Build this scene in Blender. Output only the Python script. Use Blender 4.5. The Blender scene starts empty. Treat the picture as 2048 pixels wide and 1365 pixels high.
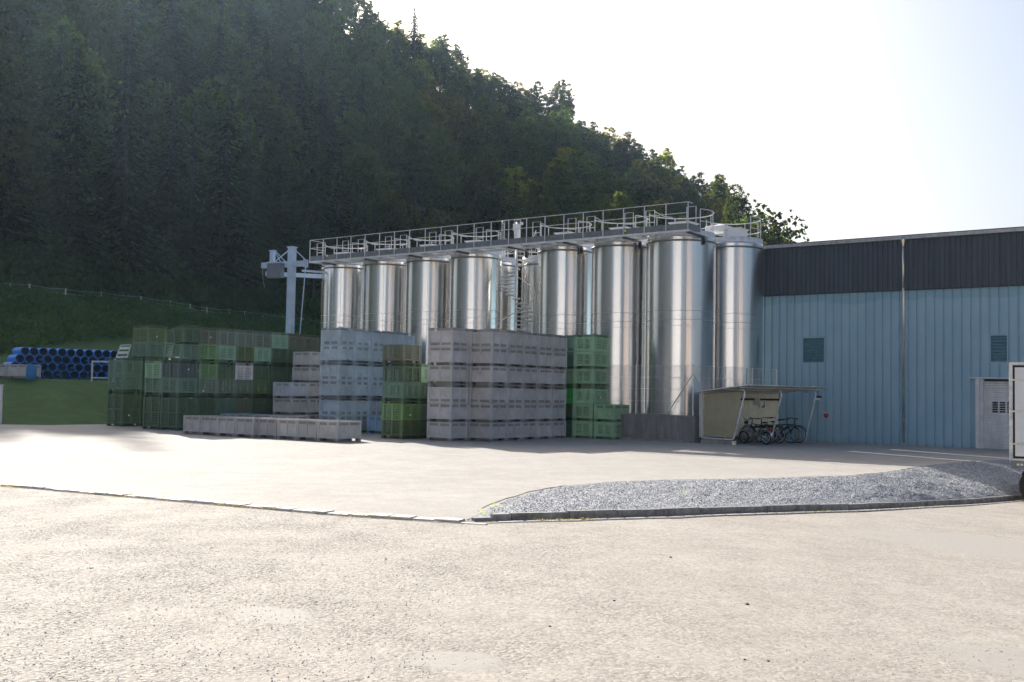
import bpy, math, random
import numpy as np
from mathutils import Vector, Matrix
D = bpy.data; sc = bpy.context.scene; col = sc.collection
R = math.radians
rnd = random.Random(11)
# ---------------------------------------------------------------- camera
F = 2130.0; EYE = 1.88; CX, CY = 1024.0, 682.5
PITCH = math.atan(102.5 / F); ROLL = R(1.0)
_f = Vector((0, math.cos(PITCH), math.sin(PITCH))); _u0 = Vector((0, -math.sin(PITCH), math.cos(PITCH))); _r0 = Vector((1, 0, 0))
_r = _r0 * math.cos(ROLL) + _u0 * math.sin(ROLL); _u = _u0 * math.cos(ROLL) - _r0 * math.sin(ROLL)
CAM = Vector((0, 0, EYE))
cd = D.cameras.new('camera'); cam = D.objects.new('camera', cd); col.objects.link(cam)
cam.matrix_world = Matrix(((_r.x, _u.x, -_f.x, 0), (_r.y, _u.y, -_f.y, 0), (_r.z, _u.z, -_f.z, EYE), (0, 0, 0, 1)))
cd.sensor_width = 36; cd.lens = 36 * F / 2048; cd.clip_end = 6000; cd.clip_start = 0.1
sc.camera = cam
sc.view_settings.view_transform = 'Standard'; sc.view_settings.look = 'None'
sc.view_settings.exposure = 0.92; sc.view_settings.gamma = 1.0; sc.view_settings.use_curve_mapping = False
# ---------------------------------------------------------------- sky and sun
SUN_EL, SUN_AZ = R(29), R(25)                                   # azimuth left of the view axis
w = D.worlds.new('World'); sc.world = w; w.use_nodes = True
nt = w.node_tree; nt.nodes.clear()
o_ = nt.nodes.new('ShaderNodeOutputWorld'); b_ = nt.nodes.new('ShaderNodeBackground'); s_ = nt.nodes.new('ShaderNodeTexSky')
s_.sky_type = 'NISHITA'; s_.sun_disc = False; s_.sun_elevation = SUN_EL; s_.sun_rotation = -SUN_AZ
s_.air_density = 0.8; s_.dust_density = 4.5; s_.ozone_density = 1.0
b_.inputs['Strength'].default_value = 0.10
nt.links.new(s_.outputs[0], b_.inputs[0]); nt.links.new(b_.outputs[0], o_.inputs[0])
sd = D.lights.new('sun', 'SUN'); sd.energy = 4.6; sd.angle = R(0.53); sd.color = (1.0, 0.945, 0.87)
so = D.objects.new('sun', sd); col.objects.link(so)
_sd = Vector((-math.sin(SUN_AZ) * math.cos(SUN_EL), math.cos(SUN_AZ) * math.cos(SUN_EL), math.sin(SUN_EL)))
so.rotation_euler = _sd.to_track_quat('Z', 'Y').to_euler()
sc.cycles.max_bounces = 6; sc.cycles.transparent_max_bounces = 8; sc.cycles.volume_bounces = 0
# ---------------------------------------------------------------- helpers
def ray(px, py):
    return _f + _r * ((px - CX) / F) - _u * ((py - CY) / F)
def G(px, py, z=0.0):
    d = ray(px, py); t = (z - EYE) / d.z; return CAM + d * t
def AT(px, py, Y):
    d = ray(px, py); return CAM + d * (Y / d.y)
def hor(px): return 785.0 + math.tan(ROLL) * (px - CX)
UA = R(-36.5)
U = Vector((math.cos(UA), math.sin(UA), 0)); W = Vector((-math.sin(UA), math.cos(UA), 0))
def tag(o, label=None, cat=None, group=None, kind=None):
    if label: o['label'] = label
    if cat: o['category'] = cat
    if group: o['group'] = group
    if kind: o['kind'] = kind
    return o
def thing(name, label, cat, loc=(0, 0, 0), rz=0, group=None):
    o = D.objects.new(name, None); col.objects.link(o); o.location = loc; o.rotation_euler = (0, 0, rz)
    o.empty_display_size = 0.2
    return tag(o, label, cat, group)
KIDS = {}
def adopt(o, parent):
    o.parent = parent; KIDS.setdefault(parent.name, []).append(o)
class MB:
    def __init__(s): s.v = []; s.f = []
    def add(s, vs, fs):
        n = len(s.v); s.v += [tuple(a) for a in vs]; s.f += [tuple(i + n for i in q) for q in fs]; return s
    def box(s, x0, x1, y0, y1, z0, z1):
        return s.add([(x0,y0,z0),(x1,y0,z0),(x1,y1,z0),(x0,y1,z0),(x0,y0,z1),(x1,y0,z1),(x1,y1,z1),(x0,y1,z1)],
                     [(0,3,2,1),(4,5,6,7),(0,1,5,4),(1,2,6,5),(2,3,7,6),(3,0,4,7)])
    def cbox(s, c, sz): 
        return s.box(c[0]-sz[0]/2, c[0]+sz[0]/2, c[1]-sz[1]/2, c[1]+sz[1]/2, c[2]-sz[2]/2, c[2]+sz[2]/2)
    def beam(s, a, b, wd, ht, up=(0,0,1)):
        a = Vector(a); b = Vector(b); d = (b - a).normalized(); up = Vector(up)
        if abs(d.dot(up)) > .95: up = Vector((0, 1, 0))
        x = d.cross(up).normalized() * wd / 2; y = x.cross(d).normalized() * ht / 2
        vs = [a-x-y, a+x-y, a+x+y, a-x+y, b-x-y, b+x-y, b+x+y, b-x+y]
        return s.add(vs, [(0,3,2,1),(4,5,6,7),(0,1,5,4),(1,2,6,5),(2,3,7,6),(3,0,4,7)])
    def tube(s, a, b, r, n=6, r2=None, cap=True):
        return s.path([a, b], r, n, r2, cap)
    def path(s, pts, r, n=6, r2=None, cap=True, closed=False):
        pts = [Vector(p) for p in pts]; m = len(pts); rings = []; prev = None
        for i, p in enumerate(pts):
            if closed: d = pts[(i+1) % m] - pts[i-1]
            else: d = pts[min(i+1, m-1)] - pts[max(i-1, 0)]
            if d.length < 1e-9: d = Vector((0,0,1))
            d.normalize()
            if prev is None:
                q = Vector((0,0,1)) if abs(d.z) < .9 else Vector((1,0,0)); x = d.cross(q).normalized()
            else:
                x = (prev - d * prev.dot(d)); x = x.normalized() if x.length > 1e-6 else d.orthogonal().normalized()
            prev = x; y = d.cross(x)
            rr = r if r2 is None else r + (r2 - r) * i / max(1, m-1)
            rings.append([p + (x*math.cos(2*math.pi*k/n) + y*math.sin(2*math.pi*k/n))*rr for k in range(n)])
        vs = [v for rg in rings for v in rg]; fs = []
        for i in range(m if closed else m-1):
            a0 = i*n; b0 = ((i+1) % m)*n
            for k in range(n): fs.append((a0+k, a0+(k+1)%n, b0+(k+1)%n, b0+k))
        if cap and not closed:
            fs.append(tuple(range(n))[::-1]); fs.append(tuple((m-1)*n+k for k in range(n)))
        return s.add(vs, fs)
    def lathe(s, prof, n=48, c=(0,0), a0=0, a1=2*math.pi):
        full = abs(a1-a0-2*math.pi) < 1e-6; k = n if full else n+1; vs = []
        for (r, z) in prof:
            for i in range(k):
                a = a0+(a1-a0)*i/n; vs.append((c[0]+r*math.cos(a), c[1]+r*math.sin(a), z))
        fs = []
        for j in range(len(prof)-1):
            for i in range(n):
                i2 = (i+1) % k; fs.append((j*k+i, j*k+i2, (j+1)*k+i2, (j+1)*k+i))
        return s.add(vs, fs)
    def quad(s, a, b, c, d): return s.add([a,b,c,d], [(0,1,2,3)])
    def xf(s, m):
        s.v = [tuple(m @ Vector(p)) for p in s.v]; return s
    def build(s, name, m, parent=None, smooth=False, color=None):
        me = D.meshes.new(name); me.from_pydata(s.v, [], s.f); me.update()
        if smooth: me.polygons.foreach_set('use_smooth', [True]*len(me.polygons))
        if m is not None: me.materials.append(m)
        o = D.objects.new(name, me); col.objects.link(o)
        if parent is not None: adopt(o, parent)
        if color: o.color = color
        return o
def npmesh(name, V, Fq, m, parent=None):
    me = D.meshes.new(name); V = np.asarray(V, np.float32); Fq = np.asarray(Fq, np.int32); k = Fq.shape[1]
    me.vertices.add(len(V)); me.vertices.foreach_set('co', V.ravel())
    me.loops.add(Fq.size); me.loops.foreach_set('vertex_index', Fq.ravel())
    me.polygons.add(len(Fq)); me.polygons.foreach_set('loop_start', np.arange(len(Fq), dtype=np.int32)*k)
    me.polygons.foreach_set('loop_total', np.full(len(Fq), k, np.int32)); me.update(calc_edges=True)
    me.materials.append(m); o = D.objects.new(name, me); col.objects.link(o)
    if parent is not None: adopt(o, parent)
    return o
def copy_tree(o, parent=None):
    c = o.copy(); col.objects.link(c)
    if parent is not None: adopt(c, parent)
    for ch in list(KIDS.get(o.name, ())):
        if not ch.name.startswith('paper_tag'): copy_tree(ch, c)
    return c
# ---------------------------------------------------------------- materials
class NG:
    def __init__(s, name):
        s.m = D.materials.new(name); s.m.use_nodes = True; s.t = s.m.node_tree; s.t.nodes.clear()
        s.out = s.n('ShaderNodeOutputMaterial'); s.b = s.n('ShaderNodeBsdfPrincipled'); s.l(s.b.outputs[0], s.out.inputs[0])
        s.tc = s.n('ShaderNodeTexCoord')
    def n(s, t, **kw):
        x = s.t.nodes.new(t)
        for k, v in kw.items(): setattr(x, k, v)
        return x
    def l(s, a, b): s.t.links.new(a, b)
    def noise(s, scale, detail=4, rough=.55, vec=None, stretch=None, kind='Object', dist=0):
        x = s.n('ShaderNodeTexNoise'); x.inputs['Scale'].default_value = scale; x.inputs['Detail'].default_value = detail
        x.inputs['Roughness'].default_value = rough; x.inputs['Distortion'].default_value = dist
        src = vec or s.tc.outputs[kind]
        if stretch:
            mp = s.n('ShaderNodeMapping'); mp.inputs['Scale'].default_value = stretch; s.l(src, mp.inputs[0]); src = mp.outputs[0]
        s.l(src, x.inputs['Vector']); return x.outputs['Fac']
    def ramp(s, fac, stops):
        x = s.n('ShaderNodeValToRGB'); e = x.color_ramp.elements
        while len(e) < len(stops): e.new(.5)
        for i, (p, c) in enumerate(stops):
            e[i].position = p; e[i].color = (*c, 1) if len(c) == 3 else c
        s.l(fac, x.inputs[0]); return x.outputs[0]
    def mix(s, fac, a, b, mode='MIX'):
        x = s.n('ShaderNodeMix'); x.data_type = 'RGBA'; x.blend_type = mode
        for sock, v in ((x.inputs[0], fac), (x.inputs[6], a), (x.inputs[7], b)):
            if hasattr(v, 'is_linked'): s.l(v, sock)
            elif isinstance(v, (int, float)): sock.default_value = v
            else: sock.default_value = (*v, 1)
        return x.outputs[2]
    def bump(s, h, strength=.3, dist=.02, nrm=None):
        x = s.n('ShaderNodeBump'); x.inputs['Strength'].default_value = strength; x.inputs['Distance'].default_value = dist
        s.l(h, x.inputs['Height'])
        if nrm: s.l(nrm, x.inputs['Normal'])
        return x.outputs[0]
def mat(name, c, rough=.6, metal=0, var=.25, scale=3.0, stretch=None, bump=0, bscale=40, spec=.5, kind='Object'):
    g = NG(name); n1 = g.noise(scale, 5, .6, stretch=stretch, kind=kind)
    lo = tuple(x*(1-var) for x in c); hi = tuple(min(1, x*(1+var)) for x in c)
    g.l(g.ramp(n1, [(.28, lo), (.72, hi)]), g.b.inputs['Base Color'])
    g.b.inputs['Roughness'].default_value = rough; g.b.inputs['Metallic'].default_value = metal
    g.b.inputs['Specular IOR Level'].default_value = spec
    if bump:
        g.l(g.bump(g.noise(bscale, 3, .6), bump, .01), g.b.inputs['Normal'])
    return g.m
M = {}
# plastic whose hue comes from the object colour
g = NG('crate_plastic'); oi = g.n('ShaderNodeObjectInfo')
vm = g.n('ShaderNodeVectorMath', operation='ADD'); g.l(g.tc.outputs['Object'], vm.inputs[0]); g.l(oi.outputs['Location'], vm.inputs[1])
n1 = g.noise(2.2, 5, .62, vec=vm.outputs[0]); n2 = g.noise(9, 4, .6, vec=vm.outputs[0], stretch=(1, 1, .25))
c1 = g.mix(1.0, oi.outputs['Color'], g.ramp(n1, [(.25, (.74, .72, .70)), (.75, (1.1, 1.1, 1.12))]), 'MULTIPLY')
c2 = g.mix(g.ramp(n2, [(.60, (0, 0, 0)), (.75, (.45, .45, .45))]), c1, (.16, .13, .11))
g.l(c2, g.b.inputs['Base Color']); g.b.inputs['Roughness'].default_value = .48; M['plastic'] = g.m
# stainless steel, brushed round the shell so that what it mirrors is drawn out vertically
g = NG('brushed_steel')
st = g.noise(3.0, 3, .5, stretch=(1.4, 1.4, .02))
g.l(g.ramp(st, [(.3, (.64, .635, .625)), (.7, (.74, .73, .71))]), g.b.inputs['Base Color'])
g.b.inputs['Metallic'].default_value = 1.0; g.b.inputs['Roughness'].default_value = .25
g.b.inputs['Anisotropic'].default_value = .78; g.b.inputs['Anisotropic Rotation'].default_value = 0.25
tn = g.n('ShaderNodeTangent'); tn.direction_type = 'RADIAL'; tn.axis = 'Z'; g.l(tn.outputs[0], g.b.inputs['Tangent'])
M['steel'] = g.m
g = NG('matt_steel'); st = g.noise(4.0, 6, .6, stretch=(1.2, 1.2, .12))
g.l(g.ramp(st, [(.3, (.40, .41, .43)), (.7, (.56, .56, .57))]), g.b.inputs['Base Color']); g.b.inputs['Metallic'].default_value = 1
g.b.inputs['Roughness'].default_value = .36; M['steel2'] = g.m
M['galv'] = mat('galvanised_steel', (.42, .44, .46), .42, .85, .3, 6, bump=.1)
M['galvdark'] = mat('weathered_galvanised', (.17, .185, .20), .5, .3, .25, 5)
M['rail'] = mat('rail_steel', (.60, .60, .58), .42, .3, .2, 5)
M['white'] = mat('white_panel', (.70, .71, .72), .45, 0, .08, 2)
M['whitedirty'] = mat('weathered_white_metal', (.62, .63, .64), .5, .2, .2, 4)
M['crane'] = mat('crane_paint', (.42, .52, .66), .45, 0, .15, 2)
M['cranebox'] = mat('crane_box', (.13, .15, .18), .45, 0, .1, 2)
M['black'] = mat('black_rubber', (.018, .018, .02), .65, 0, .3, 12, bump=.2)
M['darkmetal'] = mat('dark_metal', (.035, .037, .042), .4, .4, .3, 8)
M['chrome'] = mat('silver_paint', (.55, .56, .58), .28, .9, .1, 5)
M['blackpaint'] = mat('black_saddle', (.02, .02, .022), .5)
M['red'] = mat('red_plastic', (.45, .02, .02), .35, 0, .1, 5)
M['amber'] = mat('amber_lens', (.75, .25, .02), .25, 0, .1, 5)
M['yellow'] = mat('yellow_marker', (.75, .75, .05), .4, 0, .1, 5)
M['green'] = mat('green_sign', (.02, .22, .06), .4, 0, .1, 5)
M['pvc'] = mat('blue_pvc', (.010, .22, .75), .38, 0, .22, 1.6)
M['pvcin'] = mat('blue_pvc_shaded_inside', (.006, .05, .16), .6, 0, .2, 2)  # darker copy of the pipe blue, for the shade inside the bore
M['wood'] = mat('weathered_wood', (.55, .50, .42), .8, 0, .3, 6, stretch=(1, 1, .2), bump=.2)
# concrete with vertical rain stains
g = NG('stained_concrete'); a = g.noise(3.2, 7, .75, stretch=(1.0, 1.0, .16)); b = g.noise(.8, 5, .6); c = g.noise(30, 3, .6)
c1 = g.ramp(a, [(.30, (.155, .14, .145)), (.5, (.215, .20, .205)), (.64, (.28, .265, .27)), (.78, (.48, .47, .48))])
c2 = g.mix(g.ramp(b, [(.45, (0, 0, 0)), (.75, (.6, .6, .6))]), c1, (.13, .10, .085))
g.l(c2, g.b.inputs['Base Color']); g.b.inputs['Roughness'].default_value = .9; g.l(g.bump(c, .3, .01), g.b.inputs['Normal']); M['conc'] = g.m
M['block'] = mat('concrete_block', (.26, .25, .23), .9, 0, .3, 4, bump=.3)
# hall cladding
g = NG('blue_cladding'); a = g.noise(.9, 5, .6, stretch=(1, 1, .5)); b = g.noise(6, 5, .65, stretch=(1, 1, .12)); c = g.noise(.35, 3, .6)
c1 = g.ramp(a, [(.3, (.23, .365, .45)), (.7, (.29, .44, .525))]); c2 = g.mix(g.ramp(b, [(.55, (0, 0, 0)), (.8, (.35, .35, .35))]), c1, (.18, .36, .42))
c3 = g.mix(g.ramp(c, [(.5, (0, 0, 0)), (.8, (.3, .3, .3))]), c2, (.38, .55, .62))
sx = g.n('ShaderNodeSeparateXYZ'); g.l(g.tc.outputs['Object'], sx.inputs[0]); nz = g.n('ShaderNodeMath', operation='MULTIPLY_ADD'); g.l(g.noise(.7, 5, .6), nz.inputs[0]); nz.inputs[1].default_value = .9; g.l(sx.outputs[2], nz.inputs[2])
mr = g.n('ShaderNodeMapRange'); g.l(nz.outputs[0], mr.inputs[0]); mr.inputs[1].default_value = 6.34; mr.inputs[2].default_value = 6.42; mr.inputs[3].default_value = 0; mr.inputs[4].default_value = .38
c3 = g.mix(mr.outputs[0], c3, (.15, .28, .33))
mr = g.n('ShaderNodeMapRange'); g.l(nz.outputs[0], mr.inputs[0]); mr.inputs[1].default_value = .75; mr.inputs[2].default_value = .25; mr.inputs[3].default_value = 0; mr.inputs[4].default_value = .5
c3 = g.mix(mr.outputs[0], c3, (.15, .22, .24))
g.l(c3, g.b.inputs['Base Color']); g.b.inputs['Roughness'].default_value = .5; g.b.inputs['Specular IOR Level'].default_value = .35
g.l(g.bump(g.noise(1.6, 2, .5, stretch=(1, 1, .35)), .12, .03), g.b.inputs['Normal']); M['blue'] = g.m
M['bluevent'] = mat('blue_louvre', (.10, .22, .26), .5, 0, .2, 5)
g = NG('dark_cladding'); a = g.noise(4, 5, .6, stretch=(1, 1, .1)); oi = g.n('ShaderNodeObjectInfo')
g.l(g.ramp(a, [(.3, (.036, .052, .070)), (.7, (.062, .078, .098))]), g.b.inputs['Base Color']); g.b.inputs['Roughness'].default_value = .48; M['dark'] = g.m
M['roof'] = mat('brown_roof', (.11, .06, .055), .6, 0, .25, 2)
M['shutter'] = mat('grey_shutter', (.60, .61, .62), .45, .1, .22, 3, stretch=(1, 1, .3))
M['darkglass'] = mat('dark_glass', (.03, .04, .05), .15, 0, .1, 5)
M['beige'] = mat('beige_board', (.34, .31, .20), .75, 0, .12, 2.5)
M['cream'] = mat('cream_corrugated', (.86, .80, .64), .6, 0, .08, 3)
M['canopy'] = mat('shelter_roof_sheet', (.66, .62, .56), .6, .1, .2, 2.5)
M['lgrey'] = mat('light_grey_paint', (.55, .56, .57), .5, 0, .15, 3)
# asphalt: pale worn aggregate
def _el(p0, p1, ry):
    a = G(*p0); b = G(*p1); c = (a+b)/2; d = b-a; return (c.x, c.y, d.length/2, ry, math.atan2(d.y, d.x))
PATCHES = [_el((448, 1205), (660, 1255), .30), _el((800, 1318), (1015, 1322), .32), _el((1885, 1290), (2250, 1280), .75), _el((1700, 1040), (2250, 1045), 1.9)]
def asphalt(name, base, coarse, pit):
    g = NG(name)
    v = g.n('ShaderNodeTexVoronoi'); v.inputs['Scale'].default_value = coarse
    nv = g.n('ShaderNodeTexNoise'); nv.inputs['Scale'].default_value = coarse*.45; nv.inputs['Detail'].default_value = 4; g.l(g.tc.outputs['Object'], nv.inputs['Vector'])
    va = g.n('ShaderNodeVectorMath', operation='MULTIPLY_ADD'); g.l(nv.outputs['Color'], va.inputs[0]); va.inputs[1].default_value = (.035, .035, .035); g.l(g.tc.outputs['Object'], va.inputs[2]); g.l(va.outputs[0], v.inputs['Vector'])
    v2 = g.n('ShaderNodeTexVoronoi'); v2.inputs['Scale'].default_value = coarse*2.6; g.l(g.tc.outputs['Object'], v2.inputs['Vector'])
    big = g.noise(.35, 5, .6); mid = g.noise(2.2, 5, .65); fine = g.noise(14, 5, .75); patchy = g.noise(.75, 6, .75, stretch=(1, .8, 1))
    k = .72 if pit > .5 else .8
    c = g.ramp(v.outputs['Color'], [(0, tuple(x*(k+.05) for x in base)), (.5, base), (1, tuple(min(1, x*1.12) for x in base))])
    c = g.mix(.5 if pit > .5 else .7, c, g.ramp(v2.outputs['Color'], [(0, (.68, .66, .64)), (.5, (1, 1, 1)), (1, (1.2, 1.2, 1.2))]), 'MULTIPLY')
    c = g.mix(.9, c, g.ramp(mid, [(.25, (.84, .83, .82)), (.75, (1.10, 1.09, 1.08))]), 'MULTIPLY')
    c = g.mix(.8, c, g.ramp(big, [(.3, (.90, .88, .86)), (.7, (1.08, 1.08, 1.08))]), 'MULTIPLY')
    # open joints between the stones, deeper in worn patches
    gap = g.ramp(v.outputs['Distance'], [(.38, (0, 0, 0)), (.56, (1, 1, 1))])
    sx = g.n('ShaderNodeSeparateXYZ'); g.l(g.tc.outputs['Object'], sx.inputs[0]); mr = g.n('ShaderNodeMapRange'); g.l(sx.outputs[0], mr.inputs[0])
    mr.inputs[1].default_value = 2.2; mr.inputs[2].default_value = -3.0; mr.inputs[3].default_value = .30; mr.inputs[4].default_value = 1.0   # the left side is more worn
    w0 = g.ramp(patchy, [(.40, (.26, .26, .26)), (.62, (1, 1, 1))]); w1 = g.mix(1.0, w0, mr.outputs[0], 'MULTIPLY')
    f1 = g.ramp(fine, [(.38, (0, 0, 0)), (.55, (1, 1, 1))])
    m1 = g.mix(1.0, gap, w1, 'MULTIPLY'); m2 = g.mix(1.0, m1, f1, 'MULTIPLY'); m3 = g.mix(1.0, m2, (pit, pit, pit), 'MULTIPLY')
    c = g.mix(m3, c, (.05, .045, .042))
    smooth = None
    if pit > .5:                                                   # old smooth repairs (object space ellipses with ragged edges)
        wob = g.noise(1.9, 8, .8)
        for (cx, cy, ax, ay, rot) in PATCHES:
            mp = g.n('ShaderNodeMapping'); mp.vector_type = 'TEXTURE'; mp.inputs['Location'].default_value = (cx, cy, 0); mp.inputs['Rotation'].default_value = (0, 0, rot); mp.inputs['Scale'].default_value = (ax, ay, 100)
            g.l(g.tc.outputs['Object'], mp.inputs[0]); ln = g.n('ShaderNodeVectorMath', operation='LENGTH'); g.l(mp.outputs[0], ln.inputs[0])
            ad = g.n('ShaderNodeMath', operation='MULTIPLY_ADD'); g.l(wob, ad.inputs[0]); ad.inputs[1].default_value = 1.7; g.l(ln.outputs['Value'], ad.inputs[2])
            r_ = g.ramp(ad.outputs[0], [(0, (1, 1, 1)), (.86, (1, 1, 1)), (.93, (0, 0, 0))]) if False else None
            mr2 = g.n('ShaderNodeMapRange'); g.l(ad.outputs[0], mr2.inputs[0]); mr2.inputs[1].default_value = 1.55; mr2.inputs[2].default_value = 1.80; mr2.inputs[3].default_value = 1; mr2.inputs[4].default_value = 0
            if smooth is None: smooth = mr2.outputs[0]
            else:
                mx_ = g.n('ShaderNodeMath', operation='MAXIMUM'); g.l(smooth, mx_.inputs[0]); g.l(mr2.outputs[0], mx_.inputs[1]); smooth = mx_.outputs[0]
        c = g.mix(smooth, c, g.ramp(fine, [(.3, (.325, .305, .272)), (.7, (.385, .36, .322))]))
    g.l(c, g.b.inputs['Base Color']); g.b.inputs['Roughness'].default_value = .85; g.b.inputs['Specular IOR Level'].default_value = .25
    if smooth is not None:
        iv = g.n('ShaderNodeMath', operation='SUBTRACT'); iv.inputs[0].default_value = 1; g.l(smooth, iv.inputs[1]); w1 = g.mix(1.0, w1, iv.outputs[0], 'MULTIPLY')
    hm = g.mix(1.0, v.outputs['Distance'], w1, 'MULTIPLY')
    nb = g.n('ShaderNodeBump'); nb.invert = True; nb.inputs['Strength'].default_value = .75 if pit > .5 else .3; nb.inputs['Distance'].default_value = .022 if pit > .5 else .01
    g.l(hm, nb.inputs['Height'])
    g.l(g.bump(fine, .18 if pit > .5 else .10, .02, g.bump(mid, .25, .03, nb.outputs[0])), g.b.inputs['Normal'])
    return g.m
M['road'] = asphalt('road_surface', (.40, .372, .33), 27, .97)
M['yard'] = asphalt('yard_surface', (.375, .362, .335), 40, .30)
M['patch'] = mat('smooth_patch', (.36, .34, .315), .85, 0, .08, 1.5, bump=.1, bscale=90)
g = NG('gravel'); v = g.n('ShaderNodeTexVoronoi'); v.inputs['Scale'].default_value = 38; g.l(g.tc.outputs['Object'], v.inputs['Vector'])
c = g.ramp(v.outputs['Color'], [(0, (.09, .10, .115)), (.5, (.22, .235, .26)), (1, (.55, .56, .58))])
g.l(c, g.b.inputs['Base Color']); g.b.inputs['Roughness'].default_value = .8
nb = g.n('ShaderNodeBump'); nb.invert = True; nb.inputs['Strength'].default_value = .8; nb.inputs['Distance'].default_value = .03; g.l(v.outputs['Distance'], nb.inputs['Height'])
g.l(g.bump(g.noise(2.5, 4, .6), .4, .08, nb.outputs[0]), g.b.inputs['Normal']); M['gravel'] = g.m
M['granite'] = mat('granite_kerb', (.24, .235, .22), .75, 0, .5, 7, bump=.4, bscale=25)
M['palestone'] = mat('pale_sett', (.55, .53, .50), .75, 0, .2, 6, bump=.3, bscale=25)
g = NG('meadow'); a = g.noise(.12, 5, .6); b = g.noise(1.6, 5, .7, stretch=(.5, 1, 1)); c = g.noise(9, 4, .7)
c1 = g.ramp(a, [(.3, (.030, .082, .022)), (.7, (.062, .130, .034))]); c2 = g.mix(.9, c1, g.ramp(b, [(.25, (.6, .62, .55)), (.75, (1.35, 1.3, 1.3))]), 'MULTIPLY')
c3 = g.mix(g.ramp(c, [(.62, (0, 0, 0)), (.8, (.5, .5, .5))]), c2, (.10, .10, .045))
g.l(c3, g.b.inputs['Base Color']); g.b.inputs['Roughness'].default_value = .9; g.b.inputs['Specular IOR Level'].default_value = .15
g.l(g.bump(c, .7, .08, g.bump(b, .5, .2)), g.b.inputs['Normal']); M['grass'] = g.m
M['floor'] = mat('forest_floor', (.028, .036, .018), .95, 0, .4, .5, spec=.1)
M['bark'] = mat('bark', (.045, .037, .030), .9, 0, .35, 4, stretch=(1, 1, .2), bump=.4)
def leafmat(name, lo, hi, trans=.3):
    g = NG(name); oi = g.n('ShaderNodeObjectInfo'); t = g.t; t.nodes.remove(g.b)
    geo = g.n('ShaderNodeNewGeometry'); rp = g.n('ShaderNodeMath', operation='ADD')
    g.l(geo.outputs['Random Per Island'], rp.inputs[0]); 
    n = g.noise(.22, 3, .6)
    mx = g.n('ShaderNodeMath', operation='MULTIPLY_ADD'); g.l(n, mx.inputs[0]); mx.inputs[1].default_value = .9
    m2 = g.n('ShaderNodeMath', operation='MULTIPLY'); g.l(geo.outputs['Random Per Island'], m2.inputs[0]); m2.inputs[1].default_value = .25
    g.l(m2.outputs[0], mx.inputs[2])
    c = g.ramp(mx.outputs[0], [(.30, lo), (.75, hi)])
    hs = g.n('ShaderNodeHueSaturation'); g.l(c, hs.inputs['Color'])
    a1 = g.n('ShaderNodeMapRange'); g.l(oi.outputs['Random'], a1.inputs[0]); a1.inputs[3].default_value = .465; a1.inputs[4].default_value = .535; g.l(a1.outputs[0], hs.inputs['Hue'])
    a2 = g.n('ShaderNodeMapRange'); g.l(oi.outputs['Random'], a2.inputs[0]); a2.inputs[3].default_value = .42; a2.inputs[4].default_value = 1.45; g.l(a2.outputs[0], hs.inputs['Value'])
    d = g.n('ShaderNodeBsdfDiffuse'); tr = g.n('ShaderNodeBsdfTranslucent'); ms = g.n('ShaderNodeMixShader'); ms.inputs[0].default_value = trans
    g.l(hs.outputs[0], d.inputs[0]); tm = g.mix(1.0, hs.outputs[0], (3.2, 2.7, .8), 'MULTIPLY'); g.l(tm, tr.inputs[0])
    g.l(d.outputs[0], ms.inputs[1]); g.l(tr.outputs[0], ms.inputs[2]); g.l(ms.outputs[0], g.out.inputs[0])
    return g.m
M['leaf'] = leafmat('broadleaf_foliage', (.022, .042, .030), (.070, .098, .040), .48)
M['needle'] = leafmat('conifer_foliage', (.015, .030, .022), (.036, .058, .034), .22)
M['weed'] = leafmat('weed_foliage', (.020, .042, .022), (.055, .082, .034), .18)
M['leaf_sunlit'] = leafmat('sunlit_foliage', (.060, .085, .022), (.19, .20, .045), .5)  # yellower leaves: sunlight on the crowns put into the colour
# ================================================================ TERRAIN
TP = [-2500,-1500,-400,0,100,300,600,740,900,1000,1120,1250,1400,1500,1600,1700,2000,3500]
TE = [45,46,48,49,49,53,60,80,85,90,95,95,95,100,100,105,110,120]         # where the lawn starts
TFd= [80,80,90,97,102,118,150,165,180,185,190,195,200,205,210,215,230,300]  # fence / forest foot
TFz= [9,9,9,10.3,10.6,10.8,11,11,11,11,10,10,9,8,6,4,2,0]
TRd= [150,150,160,175,190,240,300,330,340,345,345,340,330,310,290,280,300,400]
TSy= [-260,-260,-260,-235,-210,-230,-150,8,82,140,190,272,350,400,462,590,720,770]
def tz(X, Y):
    if Y < 20: return -1.5
    px = CX + F * X / Y; i = lambda T: float(np.interp(px, TP, T))
    e, fd, fz, rd, sy = i(TE), i(TFd), i(TFz), i(TRd), i(TSy)
    rz = EYE + (hor(px) - sy) / F * rd - 17.0; rz = max(rz, fz)
    tzr = 2.15 if px < 500 else float(np.interp(px, [500, 760], [2.15, 0]))
    if px > 760: tzr = 0
    if Y < e: return -.35 * (e - Y) - .02
    if Y < e + 8: t = (Y - e) / 8; return tzr * (t * t * (3 - 2 * t))*.5 + tzr*t*.5
    if Y < e + 13: return tzr
    if Y < fd: t = (Y - e - 13) / (fd - e - 13); return tzr + (fz - tzr) * (t ** 1.15)
    if Y < rd: t = (Y - fd) / (rd - fd); return fz + (rz - fz) * t
    return rz - (Y - rd) * .12
cols = list(range(-2400, 3400, 50)); rows = list(np.arange(36, 70, 1.0)) + list(np.arange(70, 120, 3.0)) + list(np.arange(120, 360, 7)) + [380, 430, 520, 700, 1000]
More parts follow.
